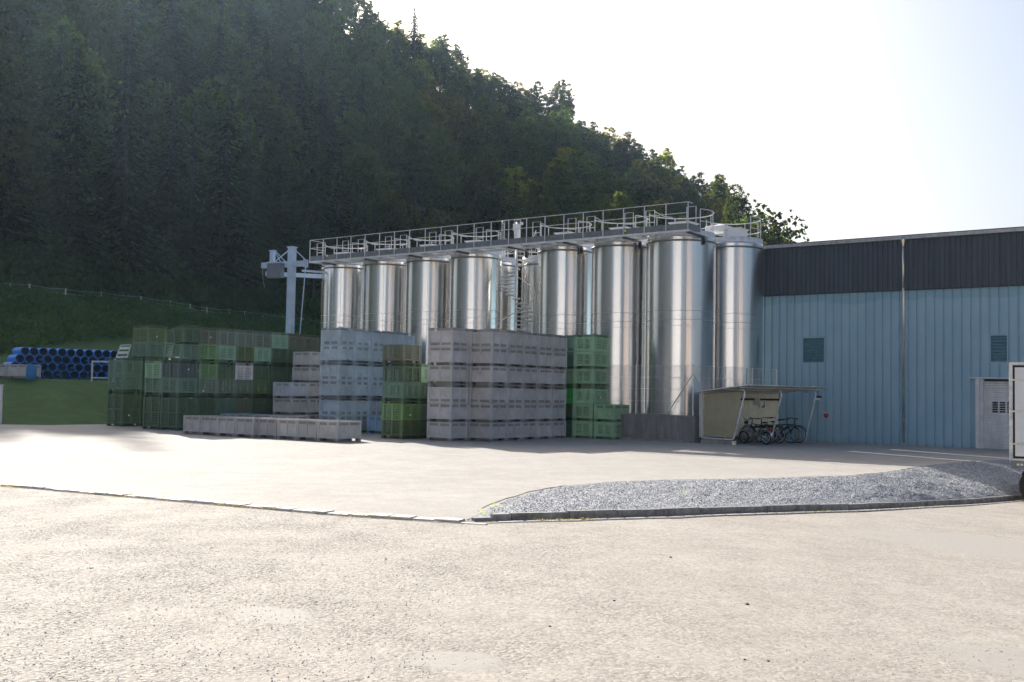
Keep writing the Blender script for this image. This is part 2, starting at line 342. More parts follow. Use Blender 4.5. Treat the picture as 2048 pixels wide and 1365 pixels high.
def terr(name, cond, mtl, label=None):
    V = []; idx = {}; Fc = []
    for a, c_ in enumerate(cols):
        for b_i, Y in enumerate(rows):
            X = (c_ - CX) / F * Y; idx[a, b_i] = len(V); V.append((X, Y, tz(X, Y) + .15 * math.sin(X * .31) * math.sin(Y * .23) * (1 if Y > 66 else 0)))
    for a in range(len(cols)-1):
        for b_i in range(len(rows)-1):
            pc = (cols[a] + cols[a+1]) / 2; Yc = (rows[b_i] + rows[b_i+1]) / 2; fd = float(np.interp(pc, TP, TFd))
            if cond(pc, Yc, fd): Fc.append((idx[a, b_i], idx[a+1, b_i], idx[a+1, b_i+1], idx[a, b_i+1]))
    used = sorted({i for q in Fc for i in q}); mp = {u: i for i, u in enumerate(used)}
    mb = MB(); mb.add([V[u] for u in used], [tuple(mp[i] for i in q) for q in Fc])
    return tag(mb.build(name, mtl, smooth=True), kind='structure')
terr('grass_slope', lambda p, Y, fd: Y < fd + 3, M['grass'])
terr('wooded_hill', lambda p, Y, fd: Y >= fd + 3, M['floor'])
mb = MB(); mb.quad((-3000, -3000, -1.8), (3000, -3000, -1.8), (3000, 3000, -1.8), (-3000, 3000, -1.8)); tag(mb.build('ground', M['grass']), kind='structure')
# ================================================================ YARD, ROAD, BANK
KX = [-80, -40, -20, -9.6, -5.2, -2.6, -.55, .8, 2.42, 4.4, 6.67, 9.8, 13.45, 20, 40, 80]
KY = [60, 36, 25.5, 20.0, 17.6, 16.2, 15.45, 16.1, 17.2, 19.0, 21.2, 24.6, 28.2, 33.5, 46, 70]
def ky(x): return float(np.interp(x, KX, KY))
BX = [-.62, -.06, .5, 1.2, 2.0, 2.98, 5.4, 8.27, 9.8, 11.1, 12.8, 14.3, 17.5, 24, 40, 80]
BY = [15.46, 18.4, 20.2, 21.6, 22.5, 23.2, 24.2, 25.7, 27.4, 29.1, 31.3, 32.8, 35, 39, 50, 74]
def by(x): return float(np.interp(x, BX, BY))
def sm(t): t = min(1, max(0, t)); return t*t*(3-2*t)
def zr(x): return -.72 * sm((x + .5) / 15)
xs = sorted(set(list(np.round(np.arange(-80, -12, 2.0), 3)) + list(np.round(np.arange(-12, 22, .25), 3)) + list(np.round(np.arange(22, 81, 2.0), 3)) + [-.62, -.55]))
mb = MB(); ysn = 26
for i, x in enumerate(xs):
    for j in range(ysn + 1):
        t = j / ysn; y = -90 + (ky(x) + 90) * t; mb.v.append((x, y, zr(x)))
for i in range(len(xs)-1):
    for j in range(ysn):
        a = i*(ysn+1)+j; mb.f.append((a, a+ysn+1, a+ysn+2, a+1))
tag(mb.build('road', M['road']), kind='structure')
mb = MB()
for i, x in enumerate(xs):
    y0 = (ky(x) + .004) if x < -.6 else by(x)
    for y in (y0, y0+.6, y0+3, max(y0+6, 80), 150): mb.v.append((x, y, .004))
for i in range(len(xs)-1):
    for j in range(4): a = i*5+j; mb.f.append((a, a+5, a+6, a+1))
tag(mb.build('yard', M['yard']), kind='structure')
# gravel bank: rough slope between yard edge and kerb
rs = np.random.RandomState(3)
bxs = np.concatenate([np.arange(-.61, 18, .055), np.arange(18, 60, .6)]); nj = 90; V = []
def vn(x, y, s, seed=0):
    x = x*s; y = y*s; xi, yi = math.floor(x), math.floor(y); fx, fy = x-xi, y-yi
    h = lambda a, b: (math.sin(a*127.1+b*311.7+seed*74.7)*43758.5453) % 1.0
    fx = fx*fx*(3-2*fx); fy = fy*fy*(3-2*fy)
    return (h(xi,yi)*(1-fx)+h(xi+1,yi)*fx)*(1-fy)+(h(xi,yi+1)*(1-fx)+h(xi+1,yi+1)*fx)*fy
for x in bxs:
    k0 = ky(x) + .10; k1 = max(by(x) + .05, k0 + .02); z0 = zr(x) + .010 + .085 * min(1, max(0, x + .55) / .6)
    for j in range(nj + 1):
        t = j / nj; y = k0 + (k1 - k0) * t
        z = z0 + (.02 - z0) * (t ** .75)
        e = min(1, t*8, (1-t)*8) * min(1, (x + .5) / 1.2)
        z += e * (.07 * (vn(x, y, .9, 1) - .45) + .045 * (vn(x, y, 2.6, 2) - .5) + .03 * (vn(x, y, 6, 3) - .5) + rs.uniform(-.007, .010)) + .03 * e * math.sin(min(1, t) * math.pi)
        V.append((x, y, z))
n1_ = nj + 1; Fq = [(i*n1_+j, (i+1)*n1_+j, (i+1)*n1_+j+1, i*n1_+j+1) for i in range(len(bxs)-1) for j in range(nj)]
tag(npmesh('gravel_bank', V, Fq, M['gravel']), kind='structure')
# loose gravel stones on the bank (uncountable)
bank = D.objects['gravel_bank'].data; co = np.empty(len(bank.vertices)*3, np.float32); bank.vertices.foreach_get('co', co); co = co.reshape(-1, 3)
V = []; FT = []
for k in range(16000):
    x = rs.uniform(-.3, 15.5); t = rs.uniform(0, 1) ** 1.2; k0 = ky(x)+.12; k1 = max(by(x)-.05, k0+.05); y = k0+(k1-k0)*t
    i = min(len(bxs)-2, max(0, int((x+.61)/.055))); j = min(nj, int(t*nj)); z = co[i*n1_+j][2]
    s = rs.uniform(.007, .018); q = [rs.uniform(.6, 1.2, 3)*s*np.array(d) for d in ((1,0,0),(0,1,0),(-1,0,0),(0,-1,0),(0,0,1))]
    b0 = len(V); V += [(x+v[0], y+v[1], z+v[2]) for v in q]; FT += [(b0,b0+1,b0+4),(b0+1,b0+2,b0+4),(b0+2,b0+3,b0+4),(b0+3,b0,b0+4)]
tag(npmesh('loose_gravel', V, FT, M['gravel']), 'loose grey gravel stones covering the bank behind the kerb', 'gravel', kind='stuff')
# raised granite kerb along the bank and flat pale setts along the left
def kpt(x): return Vector((x, ky(x), zr(x)))
mb = MB(); x = -.5; 
while x < 60:
    a = kpt(x); L = rnd.uniform(.8, 1.1) if x > 0 else .3; d = (kpt(x+.1)-a).normalized(); b = a + d*L; b = kpt(b.x)
    n_ = Vector((-d.y, d.x, 0)); h = (.10 + rnd.uniform(-.008, .008) + (.02 if x > .1 else 0)) if x > -.25 else .055; wd = .12
    g0 = a + d*.008; g1 = b - d*.008; bv = .018
    vs = []
    for p in (g0, g1):
        for (o1, o2) in ((-wd/2, -.15), (-wd/2, h-bv), (-wd/2+bv, h), (wd/2, h), (wd/2, -.15)): vs.append(p + n_*(o1+.06) + Vector((0, 0, o2)))
    mb.add(vs, [(0,1,6,5),(1,2,7,6),(2,3,8,7),(3,4,9,8),(4,3,2,1,0),(5,6,7,8,9)]); x = b.x
tag(mb.build('raised_kerb', M['granite']), kind='structure')
mb = MB(); x = -60.0
while x < 14:
    a = kpt(x); L = rnd.uniform(.24, .46); d = (kpt(x+.05)-a).normalized(); b = a + d*L; n_ = Vector((-d.y, d.x, 0))
    off = -.16 if x > -.9 else -.06 + rnd.uniform(-.015, .015); wd = .10 if x > -.9 else rnd.uniform(.20, .27); t = .034 + rnd.uniform(-.008, .010)
    if x > -.9: t = .014
    vs = [p + n_*o1 + Vector((0, 0, o2)) for p in (a + d*.022, b - d*.022) for (o1, o2) in ((off-wd/2, -.1), (off-wd/2, t-.006), (off-wd/2+.012, t), (off+wd/2-.012, t), (off+wd/2, t-.006), (off+wd/2, -.1))]
    if True: mb.add(vs, [(i, i+1, i+7, i+6) for i in range(5)] + [(5,4,3,2,1,0), (6,7,8,9,10,11)])
    x = (a + d*L).x
tag(mb.build('flat_kerb', M['palestone']), kind='structure')
# dark joint under and beside the flat setts
xx = np.arange(-40, 12, .15); vs = []
for x in xx:
    a = kpt(x); d = (kpt(x+.05)-a).normalized(); n_ = Vector((-d.y, d.x, 0)); w_ = .03 + .05*vn(x, 0, 2.3, 6)
    vs += [tuple(a + n_*(-.19 - w_) + Vector((0, 0, .004))), tuple(a + n_*(.065 + w_*.6) + Vector((0, 0, .009)))]
M['joint'] = mat('joint_dirt', (.20, .18, .14), .95, 0, .5, 9, bump=.5)
mb = MB(); mb.add(vs, [(2*i, 2*i+2, 2*i+3, 2*i+1) for i in range(len(xx)-1)]); tag(mb.build('kerb_joint', M['joint']), kind='structure')
# dark soil along the edge of the bank
mb = MB(); xx = np.arange(-.30, 14.4, .12); vs = []
for x in xx:
    w_ = .05 + .16 * vn(x, 0, 1.7, 5) + .10 * rs.rand() + (.12 if x < 1.2 else 0); y = by(x); vs += [(x - w_*.5, y - .04 + w_ * .15, .010), (x - w_*.4, y + w_ * .9, .009)]
mb.add(vs, [(2*i, 2*i+2, 2*i+3, 2*i+1) for i in range(len(xx)-1)]); M['soil'] = mat('dark_soil', (.06, .052, .045), .95, 0, .5, 14, bump=.6); tag(mb.build('soil_edge', M['soil']), kind='structure')
# ================================================================ CRATES
GREY = (.485, .480, .475, 1); BLUEG = (.45, .545, .61, 1)
CR = {}
def crate_proto(kind, lx, ly, H):
    key = (kind, lx, ly, H)
    if key in CR: return CR[key]
    X, Y = lx/2, ly/2; fz = .115
    mb = MB(); pw = {'smooth': .085, 'deep': .09, 'slat': .12, 'panel': .10}[kind]
    for sx in (-1, 1):
        for sy in (-1, 1):
            x0, x1 = sorted((sx*X, sx*(X-pw))); y0, y1 = sorted((sy*Y, sy*(Y-pw))); mb.box(x0, x1, y0, y1, fz-.01, H-.004)
    t = .03; ins = .012
    # four walls, expressed along (a,b) so that one routine serves both directions
    def wall(fn, L):
        h = L/2 - pw
        if kind in ('smooth', 'deep'):
            fn(-h, h, .030 if kind == 'smooth' else .040, .06 if kind == 'smooth' else .06, fz, H-.02)
            fn(-.022, .022, .008, .035, fz+.01, H-.02); fn(-h, h, .004, .035, fz-.004, fz+.06); fn(-h, h, .001, .02, H-.045, H-.002)
            if kind == 'deep':
                for s in (-1, 1): fn(min(s*h, s*(h-.07)), max(s*h, s*(h-.07)), .004, .04, fz+.02, H-.03)
                fn(-.055, .055, .004, .04, fz+.02, H-.03); fn(-h, h, .005, .04, H-.22, H-.185)
        elif kind == 'slat':
            fn(-.05, .05, .003, .045, fz, H-.01); fn(-h, h, .002, .03, H-.05, H-.001); fn(-h, h, .006, .03, fz-.004, fz+.05)
            for k in range(7): z = fz+.065+k*(H-fz-.12)/7; fn(-h, h, .030, .045, z, z+(H-fz-.12)/7-.028)
        else:
            fn(-h, h, .004, .04, H-.10, H-.002); fn(-h, h, .004, .04, fz-.002, fz+.09)
            for s in (-1, 1): fn(min(s*h, s*(h-.09)), max(s*h, s*(h-.09)), .006, .04, fz+.085, H-.095)
            fn(-.05, .05, .008, .04, fz+.085, H-.095)
            for k in range(6):
                dz = (H-fz-.18)/6; z = fz+.088+k*dz; fn(-h+.09, h-.09, .020, .038, z+.018, z+dz-.006)
    wall(lambda a, b, o, p, z0, z1: mb.box(a, b, -Y+o, -Y+p, z0, z1), lx); wall(lambda a, b, o, p, z0, z1: mb.box(a, b, Y-p, Y-o, z0, z1), lx)
    wall(lambda a, b, o, p, z0, z1: mb.box(-X+o, -X+p, a, b, z0, z1), ly); wall(lambda a, b, o, p, z0, z1: mb.box(X-p, X-o, a, b, z0, z1), ly)
    mb.box(-X+.05, X-.05, -Y+.05, Y-.05, fz+.001, fz+.03)
    root = thing('bulk_crate', 'crate', 'crate', (0, 0, -50))
    mb.build('body', M['plastic'], root)
    mb = MB()
    for sx in (-1, 1):
        for sy in (-1, 1): mb.cbox((sx*(X-.075), sy*(Y-.075), fz/2-.006), (.148, .148, fz-.004))
    mb.cbox((0, 0, fz/2-.006), (lx-.46, ly-.46, fz-.012));  # inner block added so the gap between the feet stays dark
    for sx in (-1, 1): mb.cbox((sx*(X-.06), 0, .012), (.10, ly-.30, .022))
    mb.build('feet', M['plastic'], root)
    if kind in ('smooth', 'deep'):
        for (ax, L, q) in (('x', lx, -1), ('x', lx, 1), ('y', ly, -1), ('y', ly, 1)):
            h = L/2 - pw - .03
            for s in (-1, 1):
                mb = MB()
                z0, z1 = (H-.15, H-.055) if kind == 'smooth' else (H-.165, H-.05)
                a, b = sorted((s*.055, s*h))
                if kind == 'deep': a, b = sorted((s*.075, s*(h-.06)))
                d0 = .004 if kind == 'smooth' else .018; o = (Y if ax == 'x' else X)
                def slab(a, b, d1, d2, za, zb):
                    y0, y1 = sorted((q*(o-d1), q*(o-d2)))
                    if ax == 'x': mb.box(a, b, y0, y1, za, zb)
                    else: mb.box(y0, y1, a, b, za, zb)
                slab(a, b, d0+.015, d0+.05, z0, z1)
                for k in range(4): za = z0+(z1-z0)*k/4+.003; slab(a+.004, b-.004, d0+.008, d0+.03, za, za+(z1-z0)/4-.008)
                mb.build('vent', M['plastic'], root)
    CR[key] = root
    return root
ORD = ['bottom', 'second', 'third', 'fourth', 'fifth', 'sixth']
USED = set()
def stack(corner, lx, ly, H, levels, where, group, rz=UA, lean=None):
    """corner: ground point of the near corner; levels bottom-up: (kind, colour, inverted, colour words)"""
    u = Vector((math.cos(rz), math.sin(rz), 0)); w_ = Vector((-u.y, u.x, 0))
    c = Vector((corner[0], corner[1], 0)) - u*(lx/2) + w_*(ly/2); z = .006
    pair_off = Vector((0, 0, 0)); out = []
    for i, (kind, colr, inv, words) in enumerate(levels):
        pr = crate_proto(kind, lx, ly, H)
        if pr.name not in USED: USED.add(pr.name); root = pr
        else: root = copy_tree(pr)
        if i % 2 == 0 or not inv: pair_off = Vector((rnd.uniform(-.022, .022), rnd.uniform(-.022, .022), 0))
        yaw = rnd.uniform(-.010, .010); tilt = 0
        off = pair_off.copy()
        if lean and i in lean: tilt = lean[i][0]; off = off + lean[i][1]
        root.location = c + off + Vector((0, 0, z + (H if inv else 0)))
        root.rotation_euler = (math.pi if inv else 0, tilt if not inv else -tilt, rz + yaw)
        kd = {'smooth': 'smooth-sided', 'deep': 'deep-panelled', 'slat': 'slatted', 'panel': 'panel-sided'}[kind]
        pos = ORD[i] + ' from the ground' if 0 < i else 'bottom one'
        if i == len(levels)-1 and i > 0: pos = 'topmost'
        lab = f"{words} crate, {pos}, {where}" if len(levels) > 1 else f"{words} crate, {where}"
        assert len(lab.replace('-', ' ').split()) <= 16, lab
        tag(root, lab, 'crate', group)
        j = lambda: rnd.uniform(.90, 1.09)
        k = j(); cc = (colr[0]*k, colr[1]*k*rnd.uniform(.98, 1.02), colr[2]*k, 1)
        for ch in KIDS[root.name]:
            f_ = .60 if ch.name.startswith('vent') and kind == 'smooth' else (.62 if ch.name.startswith('vent') else (.55 if ch.name.startswith('feet') else 1))  # feet darkened for the shade in the gaps, vents for their slits
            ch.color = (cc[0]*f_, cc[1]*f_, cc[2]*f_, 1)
        if kind in ('slat', 'panel') and rnd.random() < .22:
            yy = rnd.uniform(-.3, .3) if rnd.random() < .5 else 0; zz = H*rnd.uniform(.25, .75)
            m_ = MB(); m_.box(lx/2-.004, lx/2+.004, yy-.035, yy+.035, zz-.035, zz+.035) if rnd.random() < .6 else m_.box(lx/2-.10, lx/2-.03, (-ly/2-.004) if not inv else (ly/2-.002), (-ly/2+.002) if not inv else (ly/2+.004), zz-.035, zz+.035)
            m_.build('paper_tag', M['white'], root)
        z += H + .004; out.append(root)
    return out
g_ = lambda: ('smooth', GREY, False, 'light grey'); gi = lambda: ('smooth', GREY, True, 'light grey')
# --- grey block in the middle
GP = 'light grey crates in the tall block in the middle'
pat = lambda: [g_(), g_(), gi(), g_(), g_(), gi()]
c0 = G(981.5, 884); Hg = .709
names = ['first stack of the long grey row', 'second stack of the long grey row', 'third stack of the long grey row', 'fourth stack of the long grey row', 'last stack of the long grey row']
for k in range(5): stack(c0 + W*(1.025*k), 1.2, 1.0, Hg, pat(), names[k], GP)
c1 = G(902, 883.5)
stack(c1, 1.2, 1.0, Hg, pat(), 'front left stack of the grey block', GP)
stack(c1 + W*1.04 + U*.02, 1.2, 1.0, Hg, pat(), 'stack half hidden behind the front left grey one', GP)
# --- blue grey block
BP = 'blue-grey crates in rim to rim pairs left of the green stack'
b_n = lambda: ('deep', BLUEG, False, 'pale blue-grey'); b_i = lambda: ('deep', BLUEG, True, 'pale blue-grey')
cb = G(675.5, 867.8)
bw = ['nearest stack of the block', 'second stack of the block', 'third stack of the block', 'fourth stack of the block', 'farthest stack of the block']
for k in range(5): stack(cb + W*(.965*k), 1.2, .95, .748, [b_n(), b_i(), b_n(), b_i(), b_n(), b_i()], bw[k], BP, rz=UA-R(.5))
# --- green colours
def gc(n):
    return {'dark': ((.075, .125, .075, 1), 'dark green'), 'olive': ((.110, .155, .068, 1), 'olive green'), 'bright': ((.155, .27, .125, 1), 'bright green'), 'brown': ((.130, .145, .100, 1), 'brownish green'),
            'mint': ((.20, .33, .24, 1), 'mint green'), 'teal': ((.11, .185, .14, 1), 'teal green'), 'greyg': ((.15, .19, .155, 1), 'grey-green'), 'pink': ((.56, .51, .57, 1), 'pinkish white'),
            'slate': ((.090, .115, .125, 1), 'slate coloured'), 'leafy': ((.25, .40, .26, 1), 'leaf green'), 'vivid': ((.05, .42, .07, 1), 'vivid green'), 'lime': ((.165, .29, .105, 1), 'lime green')}[n]
def lv(spec):
    out = []
    for s in spec.split():
        k, cn, iv = s.split(':'); c, wd = gc(cn); c = (c[0]*1.15, c[1]*1.18, c[2]*1.12, 1); out.append(({'s': 'slat', 'p': 'panel', 'm': 'smooth'}[k], c, iv == 'i', wd))
    return out
MP = 'green crates in the stack between the blue-grey and grey blocks'
cm = G(804, 879.3)
stack(cm, 1.12, 1.0, .727, lv('s:olive:n s:lime:i p:teal:n s:dark:i s:brown:n'), 'green stack before the blue block', MP, rz=UA-R(1.5), lean={4: (0, Vector((-.03, .05, 0)))})
stack(cm + W*1.05, 1.12, 1.0, .727, lv('s:dark:n s:teal:i p:dark:n p:leafy:i'), 'lower green stack before the blue block', MP, rz=UA-R(1.5))
# --- green right block
RP = 'green crates at the right end of the grey block'
cr = G(1227.5, 880.3)
stack(cr, 1.0, 1.2, .718, lv('p:leafy:n m:leafy:n'), 'two-high green stack by the concrete wall', RP)
stack(cr - U*1.035, 1.0, 1.2, .725, lv('p:leafy:n p:leafy:n p:leafy:i p:leafy:n p:leafy:n p:leafy:i'), 'tall green stack right of the grey row', RP)
stack(cr - U*2.05 + W*.25, 1.0, 1.2, .725, lv('p:teal:n p:dark:n p:vivid:i p:leafy:n p:teal:n m:mint:i'), 'green stack half hidden by the grey row', RP)
# --- row of low grey crates on the ground
LP = 'single grey crates standing in a low front row'
cl = G(507, 876.5); dl = Vector((.815, -.58, 0)).normalized(); la = math.atan2(dl.y, dl.x)
lw = ['leftmost', 'second', 'third', 'fourth', 'fifth', 'sixth', 'seventh', 'rightmost']
for k in range(4): stack(cl - dl*(1.045*(3-k)), 1.03, 1.2, .735, [g_()], f'{lw[k]} in the low front row', LP, rz=la)
cl2 = G(674.5, 885.3)
for k in range(4): stack(cl2 - dl*(1.045*(3-k)), 1.03, 1.2, .735, [g_()], f'{lw[k+4]} in the low front row', LP, rz=la)
c3 = Vector((-11.75, 45.6, 0))
for k, (cn, wd) in enumerate([((.30, .42, .45, 1), 'pale teal'), ((.30, .42, .45, 1), 'pale teal'), (GREY, 'light grey'), (GREY, 'light grey')]):
    stack(c3 + dl*(1.05*k), 1.03, 1.2, .745, [('deep' if k < 2 else 'smooth', cn, False, wd)], f'{["first","second","third","last"][k]} in the row behind the low front row', 'single crates behind the low front row', rz=la)
# --- grey crates between the green wall and the blue-grey block
NP = 'grey crates between the green wall and the blue-grey block'
cn_ = AT(580.5, 865, 46.6)
stack(cn_, 1.2, 1.0, .712, [g_(), g_(), ('deep', (.46, .50, .56, 1), False, 'pale grey')], 'three-high stack next to the green wall', NP)
stack(cn_ + W*1.03, 1.2, 1.0, .712, [g_(), g_(), g_()], 'three-high stack against the blue-grey block', NP)
cn2 = AT(617, 862, 48.7)
stack(cn2, 1.2, 1.0, .712, [g_() for _ in range(5)], 'five-high grey stack by the green wall', NP)
stack(cn2 + W*1.03, 1.2, 1.0, .712, [g_() for _ in range(5)], 'five-high grey stack against the blue-grey block', NP)
# --- big green wall on the left
EP = 'green crates in the tall wall on the left'
ce = G(354, 862); He = .742
E = ['s:dark:n s:dark:i p:teal:n s:slate:i s:teal:n s:dark:i', 's:dark:n s:dark:i s:greyg:n s:bright:i s:bright:n s:brown:i', 's:dark:n p:teal:i s:greyg:n s:dark:i p:mint:n s:greyg:i',
     's:brown:n s:brown:i s:greyg:n s:pink:i s:olive:n s:greyg:i', 's:dark:n s:dark:i s:olive:n s:dark:i p:mint:n s:greyg:i', 's:dark:n s:dark:i s:dark:n s:dark:i s:dark:n p:mint:i',
     's:dark:n s:dark:i s:dark:n s:dark:i s:dark:n s:brown:i', 's:dark:n s:dark:i s:dark:n s:brown:i s:brown:n s:brown:i']
ew = ['first', 'second', 'third', 'fourth', 'fifth', 'sixth', 'seventh', 'last']
for k, sp in enumerate(E):
    ln = {4: (R(5), Vector((.02, 0, 0))), 5: (R(5), Vector((.09, 0, 0)))} if k == 0 else None
    L_ = lv(sp)
    stack(ce + W*(1.005*k), 1.2, .99, He, L_, f'{ew[k]} stack of the long green wall', EP, lean=ln)
stack(ce - U*1.24, 1.2, 1.0, He, lv('s:dark:n s:dark:i s:teal:n s:leafy:i'), 'four-high stack left of the green wall corner', EP)
cp = G(243.5, 853.6)
stack(cp, 1.2, 1.0, .785, lv('s:dark:n s:dark:i p:teal:n p:teal:i'), 'leftmost four-high green stack', EP)
stack(cp + W*1.2, 1.2, 1.0, .785, lv('s:dark:n s:dark:i p:teal:n p:teal:i p:teal:n s:olive:i'), 'six-high stack behind the leftmost one', EP)
stack(AT(757, 866, 45.5)+W*.3, 1.0, 1.2, .74, [('deep', (.36, .52, .68, 1), False, 'light blue')], 'alone between the blue-grey block and the green stack', 'light blue crate')
# --- two grey crates on the grass terrace
ct = AT(52, 758, 56.5); 
for k in range(2):
    s0 = stack(ct - dl*1.15*k, 1.1, 1.2, .74, [g_()], f'on the grass terrace {"beside the blue barrel" if k == 0 else "at the left edge of the picture"}', 'grey crates on the terrace', rz=R(-12))[0]
    s0.location.z = tz(s0.location.x, s0.location.y) + .02
# ================================================================ TERRACE: pipes, barrel, frame, rack
Zt = 2.16
pa = Vector((.62, -.785, 0)).normalized(); pr = Vector((.80, .60, 0)).normalized(); pr = Vector((-pa.y, pa.x, 0))
RPp = .238
P0 = AT(62, 760, 58.5)
mbo = MB(); mbi = MB(); Lp = 1.75
rootp = thing('plastic_pipe', 'pipe', 'pipe', (0, 0, -50))
mb = MB(); n = 20; wl = .018
prof = [(RPp-wl, 0), (RPp, 0), (RPp, Lp), (RPp-wl, Lp)]
mb.lathe(prof, n); m4 = Matrix.Rotation(math.pi/2, 4, 'Y'); mb.xf(m4); mb.build('outer_wall', M['pvc'], rootp, smooth=False)
mb = MB(); mb.lathe([(RPp-wl-.001, .002), (RPp-wl-.001, Lp-.002)], n); mb.xf(m4); mb.build('bore', M['pvcin'], rootp, smooth=True)
ordw = ['first','second','third','fourth','fifth','sixth','seventh','eighth','ninth','tenth','eleventh','twelfth','thirteenth','fourteenth']
rown = ['bottom', 'second', 'third', 'top']; cnt = 0
for r_i in range(4):
    n_p = 14 - (r_i if r_i < 3 else 3)
    for k in range(n_p):
        p = Vector((P0.x, P0.y, 0)) + pr*((k + .5*r_i)*RPp*2.04 - 1.1) - pa*(Lp + rnd.uniform(-.10, .12)) 
        o = rootp if cnt == 0 else copy_tree(rootp); cnt += 1
        o.location = (p.x, p.y, Zt + RPp + .02 + r_i*RPp*1.74 + rnd.uniform(-.008, .008)); o.rotation_euler = (0, 0, math.atan2(pa.y, pa.x) + rnd.uniform(-.03, .03))
        tag(o, f'blue plastic pipe, {ordw[k]} from the left in the {rown[r_i]} layer of the pile', 'pipe', 'blue pipes piled on the grass terrace')
bl = thing('plastic_barrel', 'upright blue plastic barrel in front of the pile of blue pipes', 'barrel', AT(62, 759, 56.6)); bl.location.z = tz(bl.location.x, bl.location.y)
M['barrel'] = mat('barrel_plastic', (.02, .16, .36), .4, 0, .15, 2)
MB().lathe([(0, 0), (.22, 0), (.25, .05), (.262, .25), (.27, .28), (.262, .31), (.265, .5), (.27, .53), (.262, .56), (.25, .76), (.22, .82), (.20, .82), (.19, .79), (0, .79)], 28).build('drum', M['barrel'], bl, smooth=True)
MB().lathe([(0, .83), (.03, .83), (.03, .79)], 10, (.09, .02)).build('bung', M['black'], bl)
fr = thing('steel_frame', 'rectangular light grey steel frame standing before the blue pipes', 'frame', AT(182, 763, 57.6)); fr.rotation_euler.z = R(4)
mb = MB(); mb.box(0, .07, -.03, .03, 0, 1.12); mb.box(.9, .97, -.03, .03, 0, 1.12); mb.box(.07, .9, -.028, .028, 1.03, 1.115); mb.box(.07, .9, -.028, .028, .16, .22); mb.build('bars', M['lgrey'], fr)
rk = thing('metal_rack', 'slanted light grey metal rack with wide rungs standing behind the green crates', 'rack', AT(236, 770, 57)); rk.location.z = tz(rk.location.x, rk.location.y)
p_ = lambda px, py: AT(px, py, 57) - rk.location
mb = MB(); mb.beam(p_(230, 722), p_(241.5, 691), .05, .05); mb.beam(p_(241.5, 691), p_(262, 690), .05, .05); mb.beam(p_(252, 722), p_(262, 690), .05, .05)
mb.beam(p_(230, 722), p_(226, 765), .05, .05); mb.beam(p_(252, 722), p_(250, 765), .05, .05); mb.build('side_frame', M['lgrey'], rk)
for q in ((697, 239, 259), (706, 236, 257), (716, 233, 254)):
    mb = MB(); a = p_(q[1], q[0]); b = p_(q[2], q[0]-.5); mb.beam(a, b, .03, .14); mb.build('rung', M['white'], rk)
po = thing('square_post', 'short pale square post at the left edge of the picture', 'post', AT(-1, 838, 49.2)); po.location.z = 0
MB().box(-.09, .09, -.05, .05, 0, 1.78).build('shaft', M['lgrey'], po); MB().box(-.105, .105, -.065, .065, 1.781, 1.83).build('cap', M['lgrey'], po)
# ---- hill fence
fp = [(-60, 566), (-20, 569), (20, 571), (57, 575), (130, 587), (202, 598), (283, 608), (340, 613.5), (381, 617), (414, 621.5), (460, 628), (490, 632), (527, 637), (566, 642.5), (607, 648), (650, 652), (700, 656)]
fe = thing('pasture_fence', 'thin wire pasture fence with pale posts along the edge of the dark forest', 'fence', AT(57, 583, 100)); tops = []
for i, (px, py) in enumerate(fp):
    Yd = float(np.interp(px, TP, TFd)) - 1.5 + rnd.uniform(-.3, .3); p = AT(px, 600, Yd); zb = tz(p.x, p.y)
    h = .95 + rnd.uniform(-.08, .12); wdt = .075 if 3 <= i <= 9 and i != 5 else .05
    a = Vector((p.x, p.y, zb - .3)) - fe.location; b = Vector((p.x + rnd.uniform(-.06, .06), p.y, zb + h)) - fe.location
    mb = MB(); mb.tube(a, b, wdt, 6, wdt*.9); mb.build('post', M['wood'], fe); tops.append((b + Vector((0, -.08, -.08)), b + Vector((0, -.08, -.5))))
mb = MB()
for q in (0, 1):
    for i in range(len(tops)-1):
        a, b = tops[i][q], tops[i+1][q]; m_ = (a+b)/2 - Vector((0, 0, .10)); mb.path([a, m_, b], .012, 4)
mb.build('wire', M['galv'], fe)
# ================================================================ TANK PAD, TANKS, WALKWAY
A0 = Vector((7.29, 42.3, 0))                                     # right end of the concrete front face
def row(t, v, z=0): return A0 - U*t + W*v + Vector((0, 0, z))    # t metres to the left, v metres back
pad = thing('concrete_plinth', 'rain-stained concrete wall carrying the steel tanks beside the bike shelter', 'wall', row(0, 0)); pad.rotation_euler.z = UA
mb = MB(); mb.box(-27, 0, 0, 7.2, -.3, 1.04); mb.build('wall', M['conc'], pad)
mb = MB(); mb.box(-27, .015, -.03, .20, 1.041, 1.075); mb.build('coping', M['block'], pad)
mb = MB(); x = -27
while x < -.2: L = rnd.uniform(.5, 1.1); mb.box(x, min(x+L-.02, 0), -.10 - rnd.uniform(0, .05), -.002, 0, rnd.uniform(.05, .12)); x += L
mb.build('footing', M['block'], pad)
def arc_pts(c, r, a0, a1, z, n=16): return [(c[0]+r*math.cos(a0+(a1-a0)*i/n), c[1]+r*math.sin(a0+(a1-a0)*i/n), z) for i in range(n+1)]
